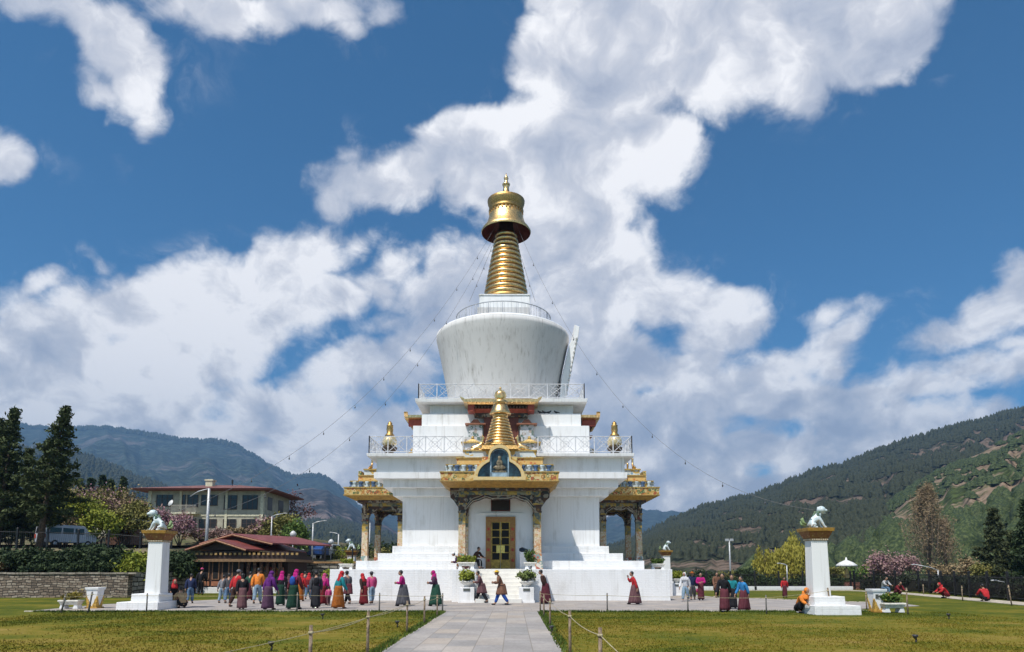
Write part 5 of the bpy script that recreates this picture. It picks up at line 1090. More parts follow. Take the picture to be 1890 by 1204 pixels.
P(1374, 1128, 1066, 'woman with bright blue jacket and maroon plaid skirt near the right lion pillar', L_+.4, top='sky', low='maroon', lowkind='skirt', head='hair', stride=.20, chk=True)
P(1449, 1103, 1067, 'woman in red jacket and dark skirt alone on the lawn behind the plaza', FW-.4, top='red', low='maroon', lowkind='skirt', head='hair', stride=.08)
G2 = 'people sitting and crouching'
P(1477, 1131, 1090, 'crouching person in orange hooded jacket at the foot of the right lion pillar', .3, H=1.62, top='orange', low='black', lowkind='skirt', head='scarf', hc='orange', pose='squat', lean=.10, arms='knee', group=G2)
P(1633, 1097, 1063, 'person in grey blue sitting at the right fence beside the dark red one', .3, H=1.5, top='lgrey', low='jean', pose='bench', arms='knee', group=G2)
P(1656, 1099, 1073, 'person in dark red robe sitting hunched at the right fence', .2, H=1.5, top='dred', low='maroon', lowkind='skirt', pose='squat', lean=.08, arms='knee', group=G2)
P(1747, 1104, 1075, 'person in scarlet crouching on the stone path at right', L_, H=1.5, top='red', low='dred', pose='squat', lean=.1, arms='knee', head='scarf', hc='red', group=G2)
P(1820, 1110, 1082, 'person in coral red top sitting with back turned at far right', AWAY, H=1.5, top='red', low='black', lowkind='skirt', pose='squat', arms='knee', group=G2)
q = gnd(319, 1118); person(q.x, q.y, 'person with scarlet headscarf and dark wrap sitting on the left lion pillar step', .6, H=1.55, z=.02, top='black', low='dkbr', lowkind='skirt', pose='bench', head='scarf', hc='red', arms='knee', group=G2)
q = gnd(337, 1123); person(q.x, q.y, 'crouching person in tan waistcoat with back to the viewer beside the left lion pillar', AWAY+.7, H=1.5, z=.012, top='tan', low='black', pose='squat', lean=.12, arms='knee', head='hair', group=G2)
person(-1.28, 38.3, 'person in dark maroon sitting on the white block left of the golden door', -PI/2+2.6, H=1.55, z=1.72, top='dkbr', low='black', pose='bench', arms='knee', group=G2)
person(-1.72, 36.9, 'stooping person with white cap behind the trough on the left of the stairs', L_, H=1.5, z=1.70, top='plum', low='maroon', lowkind='skirt', head='cap', hc='white', lean=.2, stride=.08, arms='front', pose='squat', group=G2)
# ---------------------------------------------------------------- raised ground left of the lawns
def smooth(a, b, x): t = np.clip((x-a)/(b-a), 0, 1); return t*t*(3-2*t)
def bank_h(X, Y):
    hl = 1.44+1.75*smooth(43.5, 49.5, Y)+.2*smooth(52, 60, Y)+2.2*smooth(63, 78, Y)+1.5*smooth(85, 240, Y)
    hm = 2.25*smooth(57.2, 58.0, Y)+.5*smooth(60, 68, Y)
    w = smooth(-24.5, -22.0, X); h = hl*(1-w)+hm*w
    return h*(1-smooth(-12, -4, X))*1.-.15*smooth(-12, -4, X)
nx, ny = 110, 130; gx = np.linspace(-160, -4, nx); gx = np.sort(np.concatenate([gx, np.linspace(-27, -4, 60)])); nx = len(gx); gy = np.concatenate([np.linspace(41.35, 90, 110), np.linspace(94, 240, 30)]); ny = len(gy)
XX, YY = np.meshgrid(gx, gy); ZZ = bank_h(XX, YY)+vnoise(XX*.35, YY*.35, 3, 4)*.22*(YY > 42.5)
idx = np.arange(nx*ny).reshape(ny, nx); Fq = np.stack([idx[:-1, :-1], idx[:-1, 1:], idx[1:, 1:], idx[1:, :-1]], -1).reshape(-1, 4)
keepf = ~((XX[:-1, :-1] > -22.3) & (YY[:-1, :-1] < 57.0)).reshape(-1); Fq = Fq[keepf]
me = bpy.data.meshes.new('bank'); me.from_pydata(np.stack([XX, YY, ZZ], -1).reshape(-1, 3).tolist(), [], Fq.tolist()); me.materials.append(M('scrubby bank', (.17, .13, .07), .95, 0, .2, .5, c2=(.07, .08, .025), bmp=.6)); me.polygons.foreach_set('use_smooth', [True]*len(Fq)); o = bpy.data.objects.new('bank', me); COL.objects.link(o); tag(o, kind='structure')
def gh(x, y): return float(bank_h(np.array([x]), np.array([y]))[0])
def stonemat(name, sc=1., c=((.22, .165, .12), (.34, .28, .22), (.11, .085, .065))):
    m, k, b_ = newmat(name); v = coords(k); sw = k.n('ShaderNodeSeparateXYZ'); k.link(v, sw.inputs[0]); cb = k.n('ShaderNodeCombineXYZ'); k.link(k.math('ADD', sw.outputs[0], sw.outputs[1]), cb.inputs[0]); k.link(k.math('ADD', sw.outputs[2], k.math('MULTIPLY', k.noise(v, 1.2, 4), .34)), cb.inputs[1])
    bt = k.n('ShaderNodeTexBrick'); k.link(cb.outputs[0], bt.inputs[0]); bt.inputs['Scale'].default_value = sc; bt.inputs['Brick Width'].default_value = .38; bt.inputs['Row Height'].default_value = .15; bt.inputs['Mortar Size'].default_value = .022; bt.inputs['Mortar Smooth'].default_value = .5; bt.offset = .43; bt.squash = .8; bt.squash_frequency = 3
    bt.inputs['Color1'].default_value = (0, 0, 0, 1); bt.inputs['Color2'].default_value = (1, 1, 1, 1); s2 = k.n('ShaderNodeSeparateColor'); k.link(bt.outputs['Color'], s2.inputs[0])
    base = k.ramp(k.math('ADD', k.math('MULTIPLY', s2.outputs[0], .7), k.math('MULTIPLY', k.noise(v, 6, 4, .7), .35)), [(.1, c[2]), (.45, c[0]), (.75, c[1]), (1, tuple(x*1.3 for x in c[1]))])
    k.set(b_.inputs['Base Color'], k.mix(bt.outputs['Fac'], base, (.035, .03, .025))); b_.inputs['Roughness'].default_value = .9
    bump(k, b_, k.math('ADD', k.math('MULTIPLY', bt.outputs['Fac'], -1.3), k.noise(v, 9, 4, .7)), .9, .05); return m
STONE = stonemat('rubble masonry')
b = MB(); b.box(-60, -22.3, 41.0, 41.5, -.2, 1.40); w1 = b.build('stone_wall', STONE); tag(w1, 'long rubble stone retaining wall behind the left lawn', 'wall')
b = MB(); 
x = -60
while x < -22.3:
    w_ = random.uniform(.35, .8); b.cbox((x+w_/2, 41.25, 1.44+random.uniform(-.01, .02)), (w_*.95, .62, .10), rz=random.uniform(-.02, .02)); x += w_
b.build('coping', M('coping stone', (.30, .26, .21), .9, 0, .25, 3), w1)
b = MB(); b.box(-22.6, -22.3, 41.5, 57, -.2, 1.5); b.box(-22.3, -9.5, 56.6, 57.2, -.2, 2.2); w2 = b.build('stone_wall', stonemat('pale boulder wall', .55, ((.30, .28, .24), (.40, .38, .34), (.2, .18, .16)))); tag(w2, 'pale boulder retaining wall beyond the crowd under the parked vehicles', 'wall')
b = MB(); b.cbox((-16.3, 56.9, 2.26), (12.5, .8, .14)); b.build('coping', M('orange earth coping', (.42, .25, .12), .95, 0, .2, 2), w2)
# road behind the fence
b = MB(); ys = (51.5, 59.5); n = 50; vs = []
for i in range(n+1):
    x = -110+i*(86)/n
    for y in ys: vs.append((x, y, max(gh(x, 51.5), gh(x, 59.5), gh(x, 55.))+.16))
b.add(vs, [(2*i, 2*i+2, 2*i+3, 2*i+1) for i in range(n)]); o = b.build('road', M('asphalt', (.055, .055, .058), .9, 0, .15, 3)); tag(o, kind='structure')
# iron fences
def ifence(pts, h, lab, sp=.13, zf=None, base=None, post=2.2, lean=0., mat=BLACK, bar=.010):
    t = thing('iron_fence', (0, 0, 0), lab, 'fence'); b = MB(); np_ = []; d = 0
    for (x0, y0, z0), (x1, y1, z1) in zip(pts[:-1], pts[1:]):
        L = math.dist((x0, y0), (x1, y1)); a = math.atan2(y1-y0, x1-x0); n = int(L/sp)
        for r_ in (.12, h-.12): b.tube([(x0, y0, z0+r_), (x1, y1, z1+r_)], .020, 4, smooth=False)
        for i in range(n): u = i/n; x, y, z = x0+(x1-x0)*u, y0+(y1-y0)*u, z0+(z1-z0)*u; b.add([(x-bar, y, z+.05), (x+bar, y, z+.05), (x, y+bar*1.6, z+.05), (x-bar, y, z+h), (x+bar, y, z+h), (x, y+bar*1.6, z+h)], [(0, 1, 4, 3), (1, 2, 5, 4), (2, 0, 3, 5), (3, 4, 5)])
        m_ = max(1, round(L/post)); np_ += [(x0+(x1-x0)*i/m_, y0+(y1-y0)*i/m_, z0+(z1-z0)*i/m_, a) for i in range(m_+(1 if (x1, y1, z1) == pts[-1] else 0))]
    b.build('railing', mat, t)
    for (x, y, z, a) in np_: b = MB(); b.cbox((x, y, z+(h+.1)/2), (.11, .11, h+.25), rz=a); b.frus(.07, z+h+.15, .02, z+h+.22, cx=x, cy=y); b.build('fence_post', mat, t)
    if base:
        b = MB()
        for (x0, y0, z0), (x1, y1, z1) in zip(pts[:-1], pts[1:]):
            L = math.dist((x0, y0), (x1, y1)); b.cbox(((x0+x1)/2, (y0+y1)/2, base/2-.05), (L+.2, .25, base+.1), rz=math.atan2(y1-y0, x1-x0))
        b.build('base_wall', WHITEB, t, bevel=.01)
    return t
ifence([(-62, 50, gh(-62, 50)-.05), (-38, 50, gh(-38, 50)-.05), (-29.0, 50, gh(-29, 50)-.25), (-24.6, 50.5, gh(-25, 50)-.6)], 1.45, 'black iron fence on the bank in front of the white van', bar=.009, sp=.15)
ifence([(-22., 57.6, 2.3), (-10.5, 57.6, 2.25)], 1.15, 'black iron fence on the boulder wall in front of the blue vehicle')
# ---------------------------------------------------------------- trees
def limb(b, p, d, L, r, depth, tips, spread=.6, up=.15, n=3, seg=4):
    pts = [p]; rs = [r]; q = p.copy(); dd = d.copy()
    for i in range(seg):
        dd = (dd+Vector((random.gauss(0, .12), random.gauss(0, .12), up*.3))).normalized(); q = q+dd*L/seg; pts.append(q.copy()); rs.append(r*(1-.6*(i+1)/seg))
    b.tube(pts, rs, 6 if r > .03 else 4)
    if depth == 0: tips.append(tuple(q)); tips.append(tuple(pts[-2])); return
    for i in range(n):
        a = random.random()*2*PI; ax = dd.cross(Vector((math.cos(a), math.sin(a), .3))).normalized(); nd = (dd+ax*spread*random.uniform(.6, 1.2)+Vector((0, 0, up))).normalized()
        limb(b, pts[-1-random.randint(0, 1)], nd, L*random.uniform(.6, .85), rs[-1]*.95, depth-1, tips, spread, up, n, seg)
def conifer(x, y, z, h, w, lab, mat=G_DARK, dens=1., group='dark conifers on the left bank', trunk_frac=.16, lean=0., size=.16, ragged=.35):
    t = thing('conifer_tree', (x, y, z), lab, 'tree', group)
    b = MB(); b.tube([(0, 0, -.3), (lean*.3, 0, h*.4), (lean, 0, h*.98)], [h*.022, h*.014, h*.002], 8); b.build('trunk', BARK, t)
    cs = []; bt = MB(); nb = int(70*dens*h/8)
    for i in range(nb):
        u = trunk_frac+(1-trunk_frac)*((i+random.random())/nb); prof = (1-u)**1.05*min(1., (u-trunk_frac+.10)/.22)*(1+random.uniform(-ragged, ragged*.8)); L = w*prof+.06
        a = i*2.399+random.random()*.6; d = Vector((math.cos(a), math.sin(a), random.uniform(-.1, .35))); p0 = Vector((lean*u, 0, h*u)); tip = p0+d*L
        bt.tube([p0, p0+d*L*.6, tip], [.03, .02, .008], 4)
        m_ = max(2, int(L/.28))
        for j in range(m_): v_ = .25+.75*(j+1)/m_; q = p0+d*L*v_+Vector((0, 0, random.uniform(-.15, .1))); cs.append(tuple(q))
    for i in range(5): cs.append((lean, 0, h*(.95+.012*i)))
    bt.build('limb', BARK, t)
    leaves('crown', cs, (.145, .145, .10), int(27*dens), size*.8, mat, t, 2.6, droop=.1); return t
CONL = leafmat('conifer needles', (.020, .030, .010), (.055, .072, .024), (.12, .14, .05))
def bushy(x, y, z, h, w, lab, mat, group, name='shrub', per=26, size=.10, twig=True, cat='shrub', depth=2, squash=1., fl=None, trunkmat=None, spread=.8, leafspread=.16, nn=4, stem=.35):
    t = thing(name, (x, y, z), lab, cat, group); b = MB(); tips = []
    ns = nn if stem < .4 else 1
    for i in range(ns if ns > 1 else 1):
        a = 2*PI*i/max(ns, 1)+random.random(); d = Vector((math.cos(a)*spread*.6, math.sin(a)*spread*.6, 1)).normalized() if ns > 1 else Vector((0, 0, 1))
        limb(b, Vector((0, 0, -.1)), d, h*(stem if ns == 1 else .42), h*.03, depth, tips, spread, .12, 4)
    T_ = np.array(tips); mn, mx = T_.min(0), T_.max(0)
    s_ = np.array([w/max(mx[0]-mn[0], .1), w/max(mx[1]-mn[1], .1), h/max(mx[2], .1)]); 
    b.v = [(p[0]*s_[0], p[1]*s_[1], p[2]*s_[2]) for p in b.v]; T_ = T_*s_
    b.build('trunk' if ns == 1 else 'stem', trunkmat or BARK, t)
    if mat is not None: leaves('crown' if cat == 'tree' else 'foliage', T_, leafspread*h/2.2 if leafspread else .1, per, size, mat, t)
    if fl is not None: leaves('blossom', T_, leafspread*h/2.2, fl[1], size*.8, fl[0], t, 1.1)
    return t
for (px, top, Y, w, tf, dn, lab) in ((122, 753, 51.3, 3.3, .20, 1.0, 'tall dark conifer with pointed top and bare pale trunk at left'), (92, 815, 53., 2.2, .2, .8, 'shorter dark conifer touching the pointed one on its left'), (27, 758, 54., 2.6, .12, 1.05, 'tall dark conifer near the left edge of the photo'), (2, 775, 55.5, 2.6, .08, 1.0, 'dark conifer cut by the left edge of the photo'), (55, 830, 56, 1.8, .1, .8, 'lower dark conifer in the gap between the tall ones')):
    p = at(px, top, Y); z = gh(p.x, Y); ln = 1.3 if px == 122 else (.5 if px == 27 else 0.); conifer(p.x-ln, Y, z, p.z-z, w, lab, CONL, dn, trunk_frac=tf, size=.15, ragged=.5, lean=ln)
for i, (px, top, Y, w) in enumerate(((168, 885, 95, 2.0), (190, 880, 98, 1.6), (205, 888, 96, 1.8), (228, 884, 97, 2.0), (150, 895, 92, 1.8))):
    p = at(px, top, Y); z = gh(p.x, Y); conifer(p.x, Y, z, p.z-z, w, ['distant dark conifer left of the red roof', 'slim distant conifer, second from the left over the blossoms', 'distant conifer in the middle of the row over the blossoms', 'distant conifer nearest the big house', 'leftmost distant conifer next to the tall one'][i], size=.3, dens=.6, group='small conifers behind the blossoms')
PETAL = leafmat('pink petals', (.24, .11, .15), (.38, .20, .25), (.52, .34, .38)); PETALD = leafmat('dull pink twigs', (.17, .11, .09), (.30, .19, .17), (.42, .29, .27)); OLIVE = leafmat('olive spring leaves', (.07, .08, .02), (.17, .16, .04), (.30, .26, .09)); TAN = leafmat('dry tan leaves', (.14, .10, .05), (.26, .19, .10), (.36, .28, .17)); REDL = leafmat('dark red twigs', (.06, .03, .03), (.13, .06, .06), (.20, .10, .10))
GL = 'shrubs and small trees on the left bank'
spec = [(125, 905, 66, 4.2, OLIVE, None, 'yellow green tree right of the tall conifers'), (150, 925, 60, 3.6, G_YEL, None, 'bright yellow green bush below the blossoms'), (165, 905, 70, 4.0, PETALD, (PETAL, 12), 'pink blossoming tree left of the small red roof'),
        (185, 945, 58, 3.0, G_YEL, None, 'yellow green bush above the small shed'), (215, 905, 72, 4.4, OLIVE, (PETAL, 10), 'olive tree with pink blossom left of the house'), (240, 910, 68, 4.0, TAN, None, 'tan coloured tree beside the left corner of the house'), (232, 950, 60, 3.0, OLIVE, None, 'olive bush behind the left lion'),
        (115, 950, 57.5, 2.6, TAN, None, 'tan bush behind the fence near the van'), (70, 950, 57.5, 3.4, OLIVE, None, 'olive bush behind the fence at far left'), (20, 955, 60, 3.2, TAN, None, 'tan bush at the left edge behind the fence'),
        (255, 930, 64, 2.6, OLIVE, None, 'green tree touching the left wall of the house'), (300, 942, 66, 2.4, PETALD, (PETAL, 22), 'bright pink blossom tree behind the left lion'), (334, 950, 68, 2.4, PETALD, (PETAL, 20), 'pink blossom tree in front of the house balcony'),
        (372, 985, 70, 2.8, TAN, (PETAL, 8), 'bare tan shrub under the house windows at left'), (410, 986, 70, 2.4, PETALD, None, 'bare pinkish shrub in front of the lower windows'), (440, 980, 71, 2.4, TAN, None, 'bare shrub in front of the right windows'), (470, 975, 72, 2.4, TAN, (PETAL, 6), 'bare shrub at the right corner of the house'),
        (500, 958, 70, 2.4, PETALD, (PETAL, 8), 'pinkish shrub right of the house'), (525, 955, 66, 3.4, OLIVE, None, 'olive tree between the lamps right of the house'), (548, 965, 64, 2.6, G_MID, None, 'dark green shrub above the pavilion roof at right')]
for (px, top, Y, w, mt, fl, lab) in spec:
    p = at(px, top, Y); z = gh(p.x, Y)-.1; bushy(p.x, Y, z, max(1.5, p.z-z), w, lab, mt, GL, 'tree' if p.z-z > 4 else 'shrub', per=24 if mt not in (TAN, PETALD) else 8, size=.15, fl=fl, cat='tree' if p.z-z > 4 else 'shrub')
p = at(532, 912, 96); bushy(p.x, 96, gh(p.x, 96), p.z-gh(p.x, 96), 7.5, 'dark red leafless tree right of the house', REDL, GL, 'tree', per=16, size=.20, cat='tree', stem=.5)
# dark hedges on the bank between wall and fence
for i, (px0, top, Y, w, hh, mt, lab) in enumerate(((62, 1012, 44.5, 2.8, 1.7, G_DARK, 'low dark shrub under the fence below the van'), (118, 1018, 44., 2.6, 1.5, G_DARK, 'low dark shrub in front of the van'), (170, 1008, 44.2, 2.8, 1.9, G_DARK, 'dark hedge plant right of the van'), (215, 1012, 44., 2.4, 1.7, G_DARK, 'dark hedge plant left of the lion pillar'), (255, 1022, 43.6, 1.8, 1.4, G_YEL, 'small yellow green shrub beside the left lion pillar'),
                          (20, 1022, 44.4, 2.6, 1.3, TAN, 'reddish brown shrub under the fence at the left edge'), (335, 1020, 49.0, 3.0, 2.6, G_DARK, 'green bush between lion pillar and timber pavilion'), (358, 1032, 50.0, 2.2, 2.1, G_YEL, 'yellow green bush touching the timber pavilion'), (310, 1025, 47.0, 2.2, 2.4, G_DARK, 'dark bush right behind the left lion pillar'), (195, 1032, 43.0, 2.0, 1.0, G_DARK, 'low green plant on top of the stone wall'), (90, 1036, 43.0, 2.0, 0.9, G_DARK, 'low green plant on the stone wall below the van'), (145, 1035, 43.0, 1.8, .9, G_DARK, 'low dark plant on the stone wall'), (-25, 1010, 45.0, 3., 1.8, G_DARK, 'dark shrub at the left edge above the stone wall'))):
    p = at(px0, top, Y); z = max(gh(p.x, Y), 0) if p.x < -22.4 else 0.; bushy(p.x, Y, z-.05, max(.6, p.z-z-.28), w, lab, mt, 'dark shrubs on the bank and by the pavilion', per=52, size=.12, leafspread=.34, nn=6)
# ---------------------------------------------------------------- two-storey house
def house(x0, x1, y0, z0):
    t = thing('house', ((x0+x1)/2, y0, z0), 'two storey cream house with low red roof and chimney on the left rise', 'house'); W_ = x1-x0; D = 10.; hw = W_/2
    wallm = M('cream render', (.42, .39, .30), .85, 0, .1, 1.5); dk = M('dark window void', (.03, .028, .028), .3); trim = M('cream trim', (.62, .58, .42), .8)
    b = MB(); b.box(-hw, hw, 0, D, -1.5, 6.0); b.build('wall', wallm, t)
    b = MB(); b.box(-hw-.06, hw+.06, -.08, D+.06, 2.75, 3.0); b.box(-hw-.06, -hw+.35, -.1, .3, -1.5, 6.0); b.box(hw-.35, hw+.06, -.1, .3, -1.5, 6.0)
    for i in (.28, .52, .68): x = -hw+W_*i; b.box(x-.15, x+.15, -.12, .1, -1.5, 6)
    b.build('pilaster', trim, t)
    b = MB(); b.frus(hw+1.5, 6.0, hw+1.6, 6.18, 1, cy=D/2, hy0=D/2+1.6, hy1=D/2+1.7); b.frus(hw+1.6, 6.18, 2.2, 7.35, 0, cy=D/2, hy0=D/2+1.7, hy1=.1); rf = b.build('roof', [M('red metal roof', (.19, .07, .055), .6, 0, .15, 1.), M('dark red fascia', (.20, .06, .05), .7)], t)
    b = MB(); b.box(-1.2, -.3, 2.2, 3.1, 6.3, 7.6); b.box(-1.3, -.2, 2.1, 3.2, 7.6, 7.8); b.build('chimney', trim, rf)
    b = MB(); b.tube([(2.0, 3, 6.5), (2.0, 3, 7.9)], .04, 5); b.box(1.92, 2.08, 2.9, 3.1, 7.3, 7.8); b.build('aerial', BLACK, rf)
    wins = [(.07, .20, 3.9, 5.5), (.30, .36, 3.3, 5.5), (.385, .47, 3.9, 5.5), (.54, .66, 3.9, 5.5), (.74, .84, 3.5, 5.45), (.87, .97, 3.5, 5.45)]
    wins = [(.07, .21, 4.1, 5.5), (.27, .32, 3.3, 5.5), (.34, .43, 4.0, 5.5), (.46, .60, 4.2, 5.5), (.66, .77, 3.7, 5.45), (.82, .95, 3.7, 5.45), (.30, .42, .9, 2.5), (.45, .60, .8, 2.4), (.66, .77, .5, 2.4), (.82, .95, .6, 2.4)]
    for (a, c, za, zb) in wins:
        xa, xb = -hw+W_*a, -hw+W_*c; b = MB(); b.box(xa, xb, -.03, .12, za, zb); wn = b.build('window', dk, t); b = MB(); n = max(2, int((xb-xa)/.6))
        for i in range(n+1): x = xa+(xb-xa)*i/n; b.box(x-.04, x+.04, -.07, -.032, za, zb)
        b.box(xa-.06, xb+.06, -.12, -.032, za-.09, za); b.box(xa, xb, -.065, -.032, za+(zb-za)*.66, za+(zb-za)*.66+.06); b.build('window_frame', M('dark brown frame', (.07, .045, .035), .6), wn)
    for (ya, yb) in ((1.5, 3.2), (5.5, 7.5)):
        for (za, zb) in ((3.7, 5.4), (.6, 2.4)): b = MB(); b.box(hw-.02, hw+.03, ya, yb, za, zb); b.build('window', dk, t)
    b = MB(); b.box(-hw+W_*.25, -hw+W_*.46, -1.5, 0, 2.95, 3.15); bl = b.build('balcony', trim, t); b = MB()
    for i in range(22): x = -hw+W_*.25+i*W_*.21/21; b.box(x-.02, x+.02, -1.46, -1.43, 3.15, 4.0)
    b.box(-hw+W_*.25, -hw+W_*.46, -1.48, -1.42, 4.0, 4.07); b.build('railing', M('pale iron', (.42, .38, .32), .6), bl)
    b = MB(); b.lathe([(.02, 0), (.28, .05), (.42, .14), (.42, .16)], 18); o = b.build('satellite_dish', M('white dish', (.7, .7, .7), .4), t, (-hw+W_*.235, -1.0, 4.3)); o.rotation_euler = (1.2, 0, -.5)
    return t
pa, pb = at(270, 1000, 86), at(483, 1000, 86); hs = house(pa.x, pb.x, 86, at(300, 905, 86).z-6.1); hs.rotation_euler.z = 0.0
# low retaining wall below the house
pa2, pb2 = at(305, 985, 76), at(530, 985, 76); b = MB(); b.box(pa2.x, pb2.x, 76, 76.5, 2.8, at(400, 975, 76).z); o = b.build('stone_wall', stonemat('house terrace stone', .7, ((.28, .24, .20), (.36, .31, .27), (.2, .17, .14)))); tag(o, 'rough stone terrace wall under the cream house', 'wall')
# distant red roofed house behind the blossoms
p = at(200, 925, 90); t = thing('house', (p.x, 92, gh(p.x, 90)), 'low house with flat red roof behind the blossoms', 'house'); b = MB(); b.box(-4, 4, 0, 5, -1, p.z-gh(p.x, 90)-.5); b.build('wall', M('cream render', (.5, .46, .3), .85), t)
b = MB(); zt = p.z-gh(p.x, 90); b.frus(5.2, zt-.5, 5.3, zt-.3, cy=2.5, hy0=3.6, hy1=3.7); b.frus(5.3, zt-.3, 2., zt+.5, cy=2.5, hy0=3.7, hy1=.1); b.build('roof', M('red metal roof', (.36, .10, .075), .6), t)
# small shed with grey roof
p = at(168, 972, 56.5); z = gh(p.x, 56.5); t = thing('shed', (p.x, 60.5, z), 'small brown shed with tilted grey roof behind the fence', 'shed'); b = MB(); hh = at(168, 968, 60.5).z-z; b.box(-1.1, 1.1, 0, 2, -.2, hh); b.build('wall', M('brown boards', (.14, .07, .045), .8), t); b = MB(); b.prism([(-1.55, hh), (1.55, hh+.35), (1.55, hh+.45), (-1.55, hh+.10)], -.6, 2.5); b.build('roof', M('grey sheet roof', (.38, .38, .37), .5), t)
# ---------------------------------------------------------------- timber prayer pavilion with stacked red roofs
def pavilion():
    x0, x1 = at(366, 1095, 48.8).x, at(560, 1095, 54).x+.3
    t = thing('timber_pavilion', (0, 0, 0), 'dark timber pavilion with arched windows and stacked red roofs behind the crowd', 'pavilion')
    wood = painted('carved timber', [(.10, .045, .03), (.16, .075, .045), (.07, .03, .025), (.22, .12, .07), (.12, .05, .03)], 5); dkw = M('dark timber', (.045, .022, .016), .7); red = M('red sheet roof', (.20, .048, .04), .55, 0, .12, 1.2); orng = M('orange panel', (.42, .17, .09), .7, 0, .15, 3)
    ya, yb = 48.8, 55.; xm = at(447, 1095, 48.8).x
    b = MB(); b.box(x0-.15, x1, ya-.1, yb, -.1, .42); b.build('base', WHITEB, t, bevel=.02)
    b = MB(); b.box(x0, xm, ya, yb, .42, 3.0); b.box(xm, x1-.4, ya+1.6, yb, .42, 3.0); b.build('wall', dkw, t)
    zt = at(400, 1023, 48.8).z; b = MB(); b.box(x0-.25, x1, ya-.22, yb, 2.72, zt-.55, 0); b.box(x0-.5, x1+.1, ya-.45, yb+.1, zt-.55, zt-.35, 1)
    for i in range(22): x = x0-.1+i*.34; b.cbox((x, ya-.28, 2.78), (.16, .16, .16), 2)
    b.build('cornice', [dkw, M('tan timber', (.24, .14, .07), .7), M('yellow block', (.38, .24, .09), .7)], t)
    n = 4; wd = (xm-x0-.3)/n
    for i in range(n):
        xa = x0+.22+i*wd; xb = xa+wd*.72; b = MB(); poly = [(xa, .95), (xb, .95), (xb, 2.25), ((xa+xb)/2+.12, 2.5), ((xa+xb)/2, 2.56), ((xa+xb)/2-.12, 2.5), (xa, 2.25)]
        b.prism(poly, ya-.06, ya+.01); fr = b.build('window_frame', M('orange brown frame', (.30, .15, .08), .7, 0, .2, 8), t)
        cx_ = (xa+xb)/2; poly2 = [(cx_+(p_[0]-cx_)*.72, 1.02+(p_[1]-.95)*.93) for p_ in poly]; b = MB(); b.prism(poly2, ya-.075, ya-.061); b.build('window_opening', M('black opening', (.008, .006, .006), .8), fr)
        b = MB(); b.box(xa-.03, xb+.03, ya-.05, ya+.0, .52, .84); b.build('panel', orng, t)
    for i in range(6):
        x = xm+.3+i*(x1-xm-.8)/5; b = MB(); b.box(x-.10, x+.10, ya+.1, ya+.3, .42, 2.72); b.build('post', wood, t)
    for i in range(5):
        x = xm+.3+(i+.5)*(x1-xm-.8)/5; b = MB(); b.lathe([(.05, .6), (.30, .7), (.32, 1.2), (.32, 1.7), (.28, 1.85), (.05, 1.9)], 16, c=(x, ya+.7, 0)); b.build('prayer_wheel', painted('wheel paint', [(.25, .04, .03), (.30, .16, .04), (.06, .10, .10)], 5), t)
    # long low gable roofs; ridge runs back and to the right
    def gable(xl, xr, xa, za, ze, yf, yk, yl, lab):
        # front gable from (xl, ze) over apex (xa, za) to (xr, ze); extends to yk
        th = .10; b = MB(); f0 = [(xl, yf, ze), (xa, yf, za), (xr, yf, ze)]; sh_ = yl
        k0 = [(xl+sh_, yk, ze), (xa+sh_, yk, za), (xr+sh_, yk, ze)]
        for (p_, q_, r__, s__) in ((f0[0], f0[1], k0[1], k0[0]), (f0[1], f0[2], k0[2], k0[1])):
            vs = [p_, q_, r__, s__]+[(v_[0], v_[1], v_[2]-th) for v_ in (p_, q_, r__, s__)]; b.add(vs, [(0, 1, 2, 3), (7, 6, 5, 4), (0, 4, 5, 1), (1, 5, 6, 2), (2, 6, 7, 3), (3, 7, 4, 0)])
        r_ = b.build('roof', red, t); b = MB(); b.prism([(xl+.8, ze-.06), (xr-.8, ze-.06), (xa, za-.2)], yf+.5, yf+.6); b.build('gable_board', dkw, r_)
        b = MB()
        for p_, q_ in ((f0[0], f0[1]), (f0[1], f0[2])): b.tube([(p_[0], yf-.02, p_[2]-.12), (q_[0], yf-.02, q_[2]-.12)], .07, 4, smooth=False)
        b.build('bargeboard', M('orange brown frame', (.30, .15, .08), .7), r_)
    e = at(340, 1011, 48.); a = at(397, 995, 48.); r = at(452, 1015, 48.); rr = at(562, 1020, 55.5)
    gable(e.x, r.x, a.x, a.z, (e.z+r.z)/2, 48.15, 56., rr.x-r.x, '')
    a2 = at(437, 987, 51.); gable(a2.x-2.4, a2.x+3.0, a2.x, a2.z+.05, a2.z-.65, 50.2, 55.5, 3.0, '')
pavilion()
